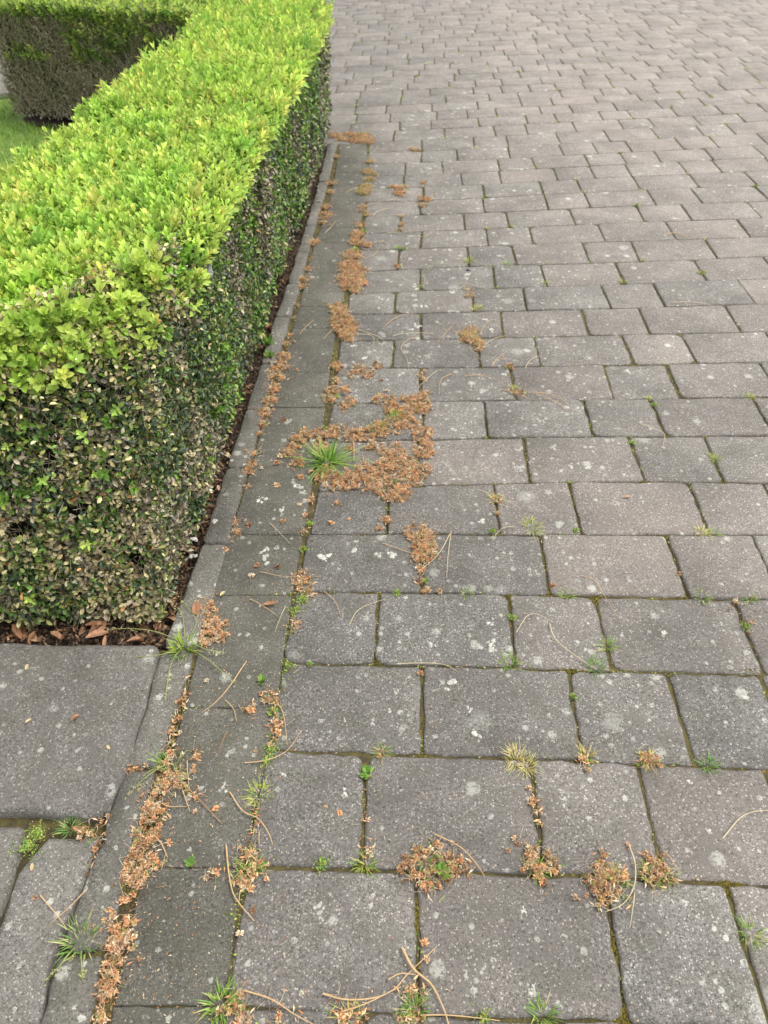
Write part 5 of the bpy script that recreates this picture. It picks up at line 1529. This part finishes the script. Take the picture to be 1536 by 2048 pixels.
# olive moss filling the wide corners between blocks
parts = []
for (px, py, rx, ry) in [(735, 1195, 22, 16), (745, 1215, 10, 28), (850, 1500, 26, 14), (1360, 1188, 20, 9), (1195, 1200, 18, 12), (1205, 1225, 8, 18), (1143, 975, 10, 22), (1150, 1000, 6, 20), (1337, 1080, 14, 14), (1100, 1180, 14, 12),
                         (1460, 1775, 40, 12), (1478, 1800, 10, 26), (730, 1738, 24, 14), (430, 1732, 40, 9), (1010, 1190, 20, 5), (1068, 690, 9, 12), (1072, 710, 6, 14), (957, 730, 14, 8), (1205, 730, 22, 5), (1022, 1200, 10, 16), (1240, 2030, 36, 18),
                         (1120, 1735, 22, 8), (1290, 965, 14, 6), (1443, 965, 16, 6), (1500, 1340, 22, 8), (1130, 1340, 26, 6), (838, 1480, 10, 18), (268, 1480, 10, 30), (275, 1460, 9, 20), (755, 1320, 18, 7), (1400, 1072, 30, 5), (1180, 1752, 20, 5), (835, 1830, 8, 20), (1228, 1900, 7, 30), (1075, 1180, 12, 8)]:
    X0, Y0 = gp(px, py); m_ = mpp(py)
    n = int(max(60, rx * ry * .9))
    a = rng.uniform(0, 6.283, n); q_ = rng.random(n) ** .5
    T = np.c_[X0 + np.cos(a) * q_ * rx * m_, Y0 + np.sin(a) * q_ * ry * m_ * 1.3, -0.0045 + (1 - q_) * .002 + rng.random(n) * .001]
    parts.append(scatter(leaf_t(.8, .1, .05, False), T, rot_from(rand_dirs(n, (0, 0, 1.2), .5), rng.uniform(0, 6.28, n)), rng.uniform(.0022, .0045, n), pick_col(n, [(3, (.155, .125, .022)), (2, (.20, .16, .03)), (1, (.10, .08, .02))])))
V, F, C = merge(parts)
tag(obj('joint_moss', mesh_np('joint_moss', V, F, M_DEAD, C)), 'olive brown moss filling the wide corners of the joints', 'moss', kind='stuff')

# ------------------------------------------------------------------ lichen crusts
parts = []
for (px, py, r_) in [(650, 1115, 13), (710, 1100, 9), (712, 1085, 6), (755, 1112, 8), (785, 1112, 12), (530, 1098, 12), (528, 1116, 13), (556, 1095, 6), (596, 975, 11), (608, 985, 9), (519, 1000, 11), (566, 1018, 9), (562, 1030, 6), (610, 1003, 8),
                     (688, 1588, 9), (1055, 1672, 13), (1060, 1685, 10), (1127, 1600, 9), (905, 860, 9), (903, 940, 7), (1133, 830, 8), (1082, 843, 8), (1135, 815, 7), (833, 652, 9), (824, 659, 7), (767, 671, 7), (855, 712, 9), (837, 713, 5), (844, 725, 5),
                     (765, 688, 6), (706, 692, 7), (706, 724, 5), (726, 717, 7), (750, 702, 6), (757, 723, 6), (773, 759, 4), (804, 746, 6), (1010, 750, 9), (1165, 798, 6), (905, 584, 7), (776, 600, 6), (765, 598, 4), (847, 614, 8), (832, 600, 5), (775, 560, 6), (782, 563, 4),
                     (821, 517, 7), (847, 517, 5), (860, 520, 5), (898, 499, 6), (871, 499, 5), (935, 548, 7), (932, 557, 7), (884, 525, 5), (893, 521, 6), (833, 576, 7), (830, 568, 5), (914, 482, 5), (813, 487, 5), (885, 437, 4), (832, 434, 4), (984, 661, 7), (1038, 935, 9), (1037, 898, 7),
                     (1105, 894, 8), (1175, 935, 9), (1140, 932, 8), (1252, 951, 9), (965, 1043, 8), (1060, 1265 - 340, 4), (978, 1245, 10), (980, 1292, 12), (983, 1298, 9), (1155, 1163, 7), (795, 1383, 9), (780, 1420, 6), (745, 1448, 8), (905, 1365, 12), (895, 1378, 9), (947, 1466, 10), (960, 1474, 8), (940, 1420, 7),
                     (1295, 1262, 8), (1328, 1264, 7), (1492, 1305, 9), (448, 1572, 9), (567, 1550, 9), (690, 1440, 5), (862, 1290, 8), (1048, 1820, 8), (985, 1920, 8), (968, 1935, 10), (930, 1950, 10), (1063, 1978, 9), (1340, 2005, 8), (1264, 1950, 7), (1125, 1870, 6), (20, 1543, 10), (642, 1810, 12), (640, 1830, 9), (550, 1390, 5),
                     (385, 1118, 9), (458, 1020, 7), (448, 990, 6), (430, 1045, 9), (1330, 762, 5), (1254, 740, 6), (1280, 740, 6), (1095, 1245, 4), (1150, 690, 5), (1108, 670, 5), (973, 640, 6), (1452, 1445, 7), (1380, 1560, 8), (1420, 1660, 7)]:
    X0, Y0 = gp(px, py); m_ = mpp(py)
    z0_ = top_at(X0, Y0)
    white = random.uniform(.75, 1.15) if r_ < 12 else 1.0
    for q_ in range(random.randint(5, 9)):
        k_ = 9
        ox, oy = rng.normal(size=2) * .42 * r_ * m_
        rr = r_ * m_ * random.uniform(.18, .55)
        ang = np.linspace(0, 6.283, k_, endpoint=False)
        rad = rr * rng.uniform(.6, 1.25, k_)
        V = np.c_[X0 + ox + np.cos(ang) * rad, Y0 + oy + np.sin(ang) * rad * 1.15, np.full(k_, z0_ - 0.0010)]
        top = V.copy(); top[:, :2] = (V[:, :2] - [X0 + ox, Y0 + oy]) * .75 + [X0 + ox, Y0 + oy]; top[:, 2] = z0_ + rng.uniform(.0003, .0006, k_)
        VV = np.concatenate([V, top]); i = np.arange(k_); j = (i + 1) % k_
        cc = np.array((.46, .45, .40)) * white * random.uniform(.8, 1.15)
        parts.append((VV, [np.stack([i, j, j + k_, i + k_], 1), (i + k_)[None]], np.tile(np.clip(cc, 0, .62), (2 * k_, 1))))
V, F, C = merge(parts)
tag(obj('lichen', mesh_np('lichen', V, F, M_LICHEN, C)), 'pale grey white lichen crusts dotted over the blocks', 'lichen', kind='stuff')

# ------------------------------------------------------------------ feather, scrap, shell
fx_, fy_, fz_ = -0.366, 1.395, 0.40
feather = empty('feather', (fx_, fy_, fz_))
tag(feather, 'fluffy white feather caught in the hedge side just under the top', 'feather')
P = catmull([(0, 0), (0.004, 0.006), (0.006, 0.014), (0.004, .024)])
n = 170
t = rng.random(n)
T = np.stack([0.012 + rng.normal(size=n) * .003, np.interp(t, [0, 1], [-.006, .008]) + rng.normal(size=n) * .003, .024 * t - .012], 1)
V, F, C = blade_arr(n, T, rng.uniform(.004, .011, n), np.full(n, .0006), None, np.full((n, 3), .8))
obj('barbs', mesh_np('barbs', V, F, M_WHITE, C), feather)
V, F, C = twigs(np.array([[0.012, -.004, -.016]]), np.array([[.1, .3, 1.0]]), np.array([.032]), np.array([.0006]), np.full((1, 3), .8))
obj('quill', mesh_np('quill', V, F, M_WHITE, C), feather)
X0, Y0 = gp(386, 1078)
o = obj('scrap', dry_leaf_mesh(77, (.7, .7, .72), .35, .7, M_WHITE), loc=(X0, Y0, -.004)); o.scale = (.018, .018, .018); o.rotation_euler = (.3, .2, 1.1)
tag(o, 'small white paper scrap on the leaf mulch between hedge and kerb', 'scrap')
X0, Y0 = gp(936, 541)
V = []
for i in range(6):
    for j in range(10):
        a, e = j * .6283, i / 5 * 1.4
        V.append((math.cos(a) * math.cos(e) * 1.5 * (1 + .15 * math.cos(a)), math.sin(a) * math.cos(e), math.sin(e) * .8))
F = [(i * 10 + j, i * 10 + (j + 1) % 10, (i + 1) * 10 + (j + 1) % 10, (i + 1) * 10 + j) for i in range(5) for j in range(10)]
o = obj('shell', mesh_np('shell', np.array(V) * .0055, [np.array(F), np.arange(50, 60)[None]], M_BLUE, None, True), loc=(X0, Y0, .001))
tag(o, 'small dark blue shiny shell on a block of the twelfth row', 'shell')
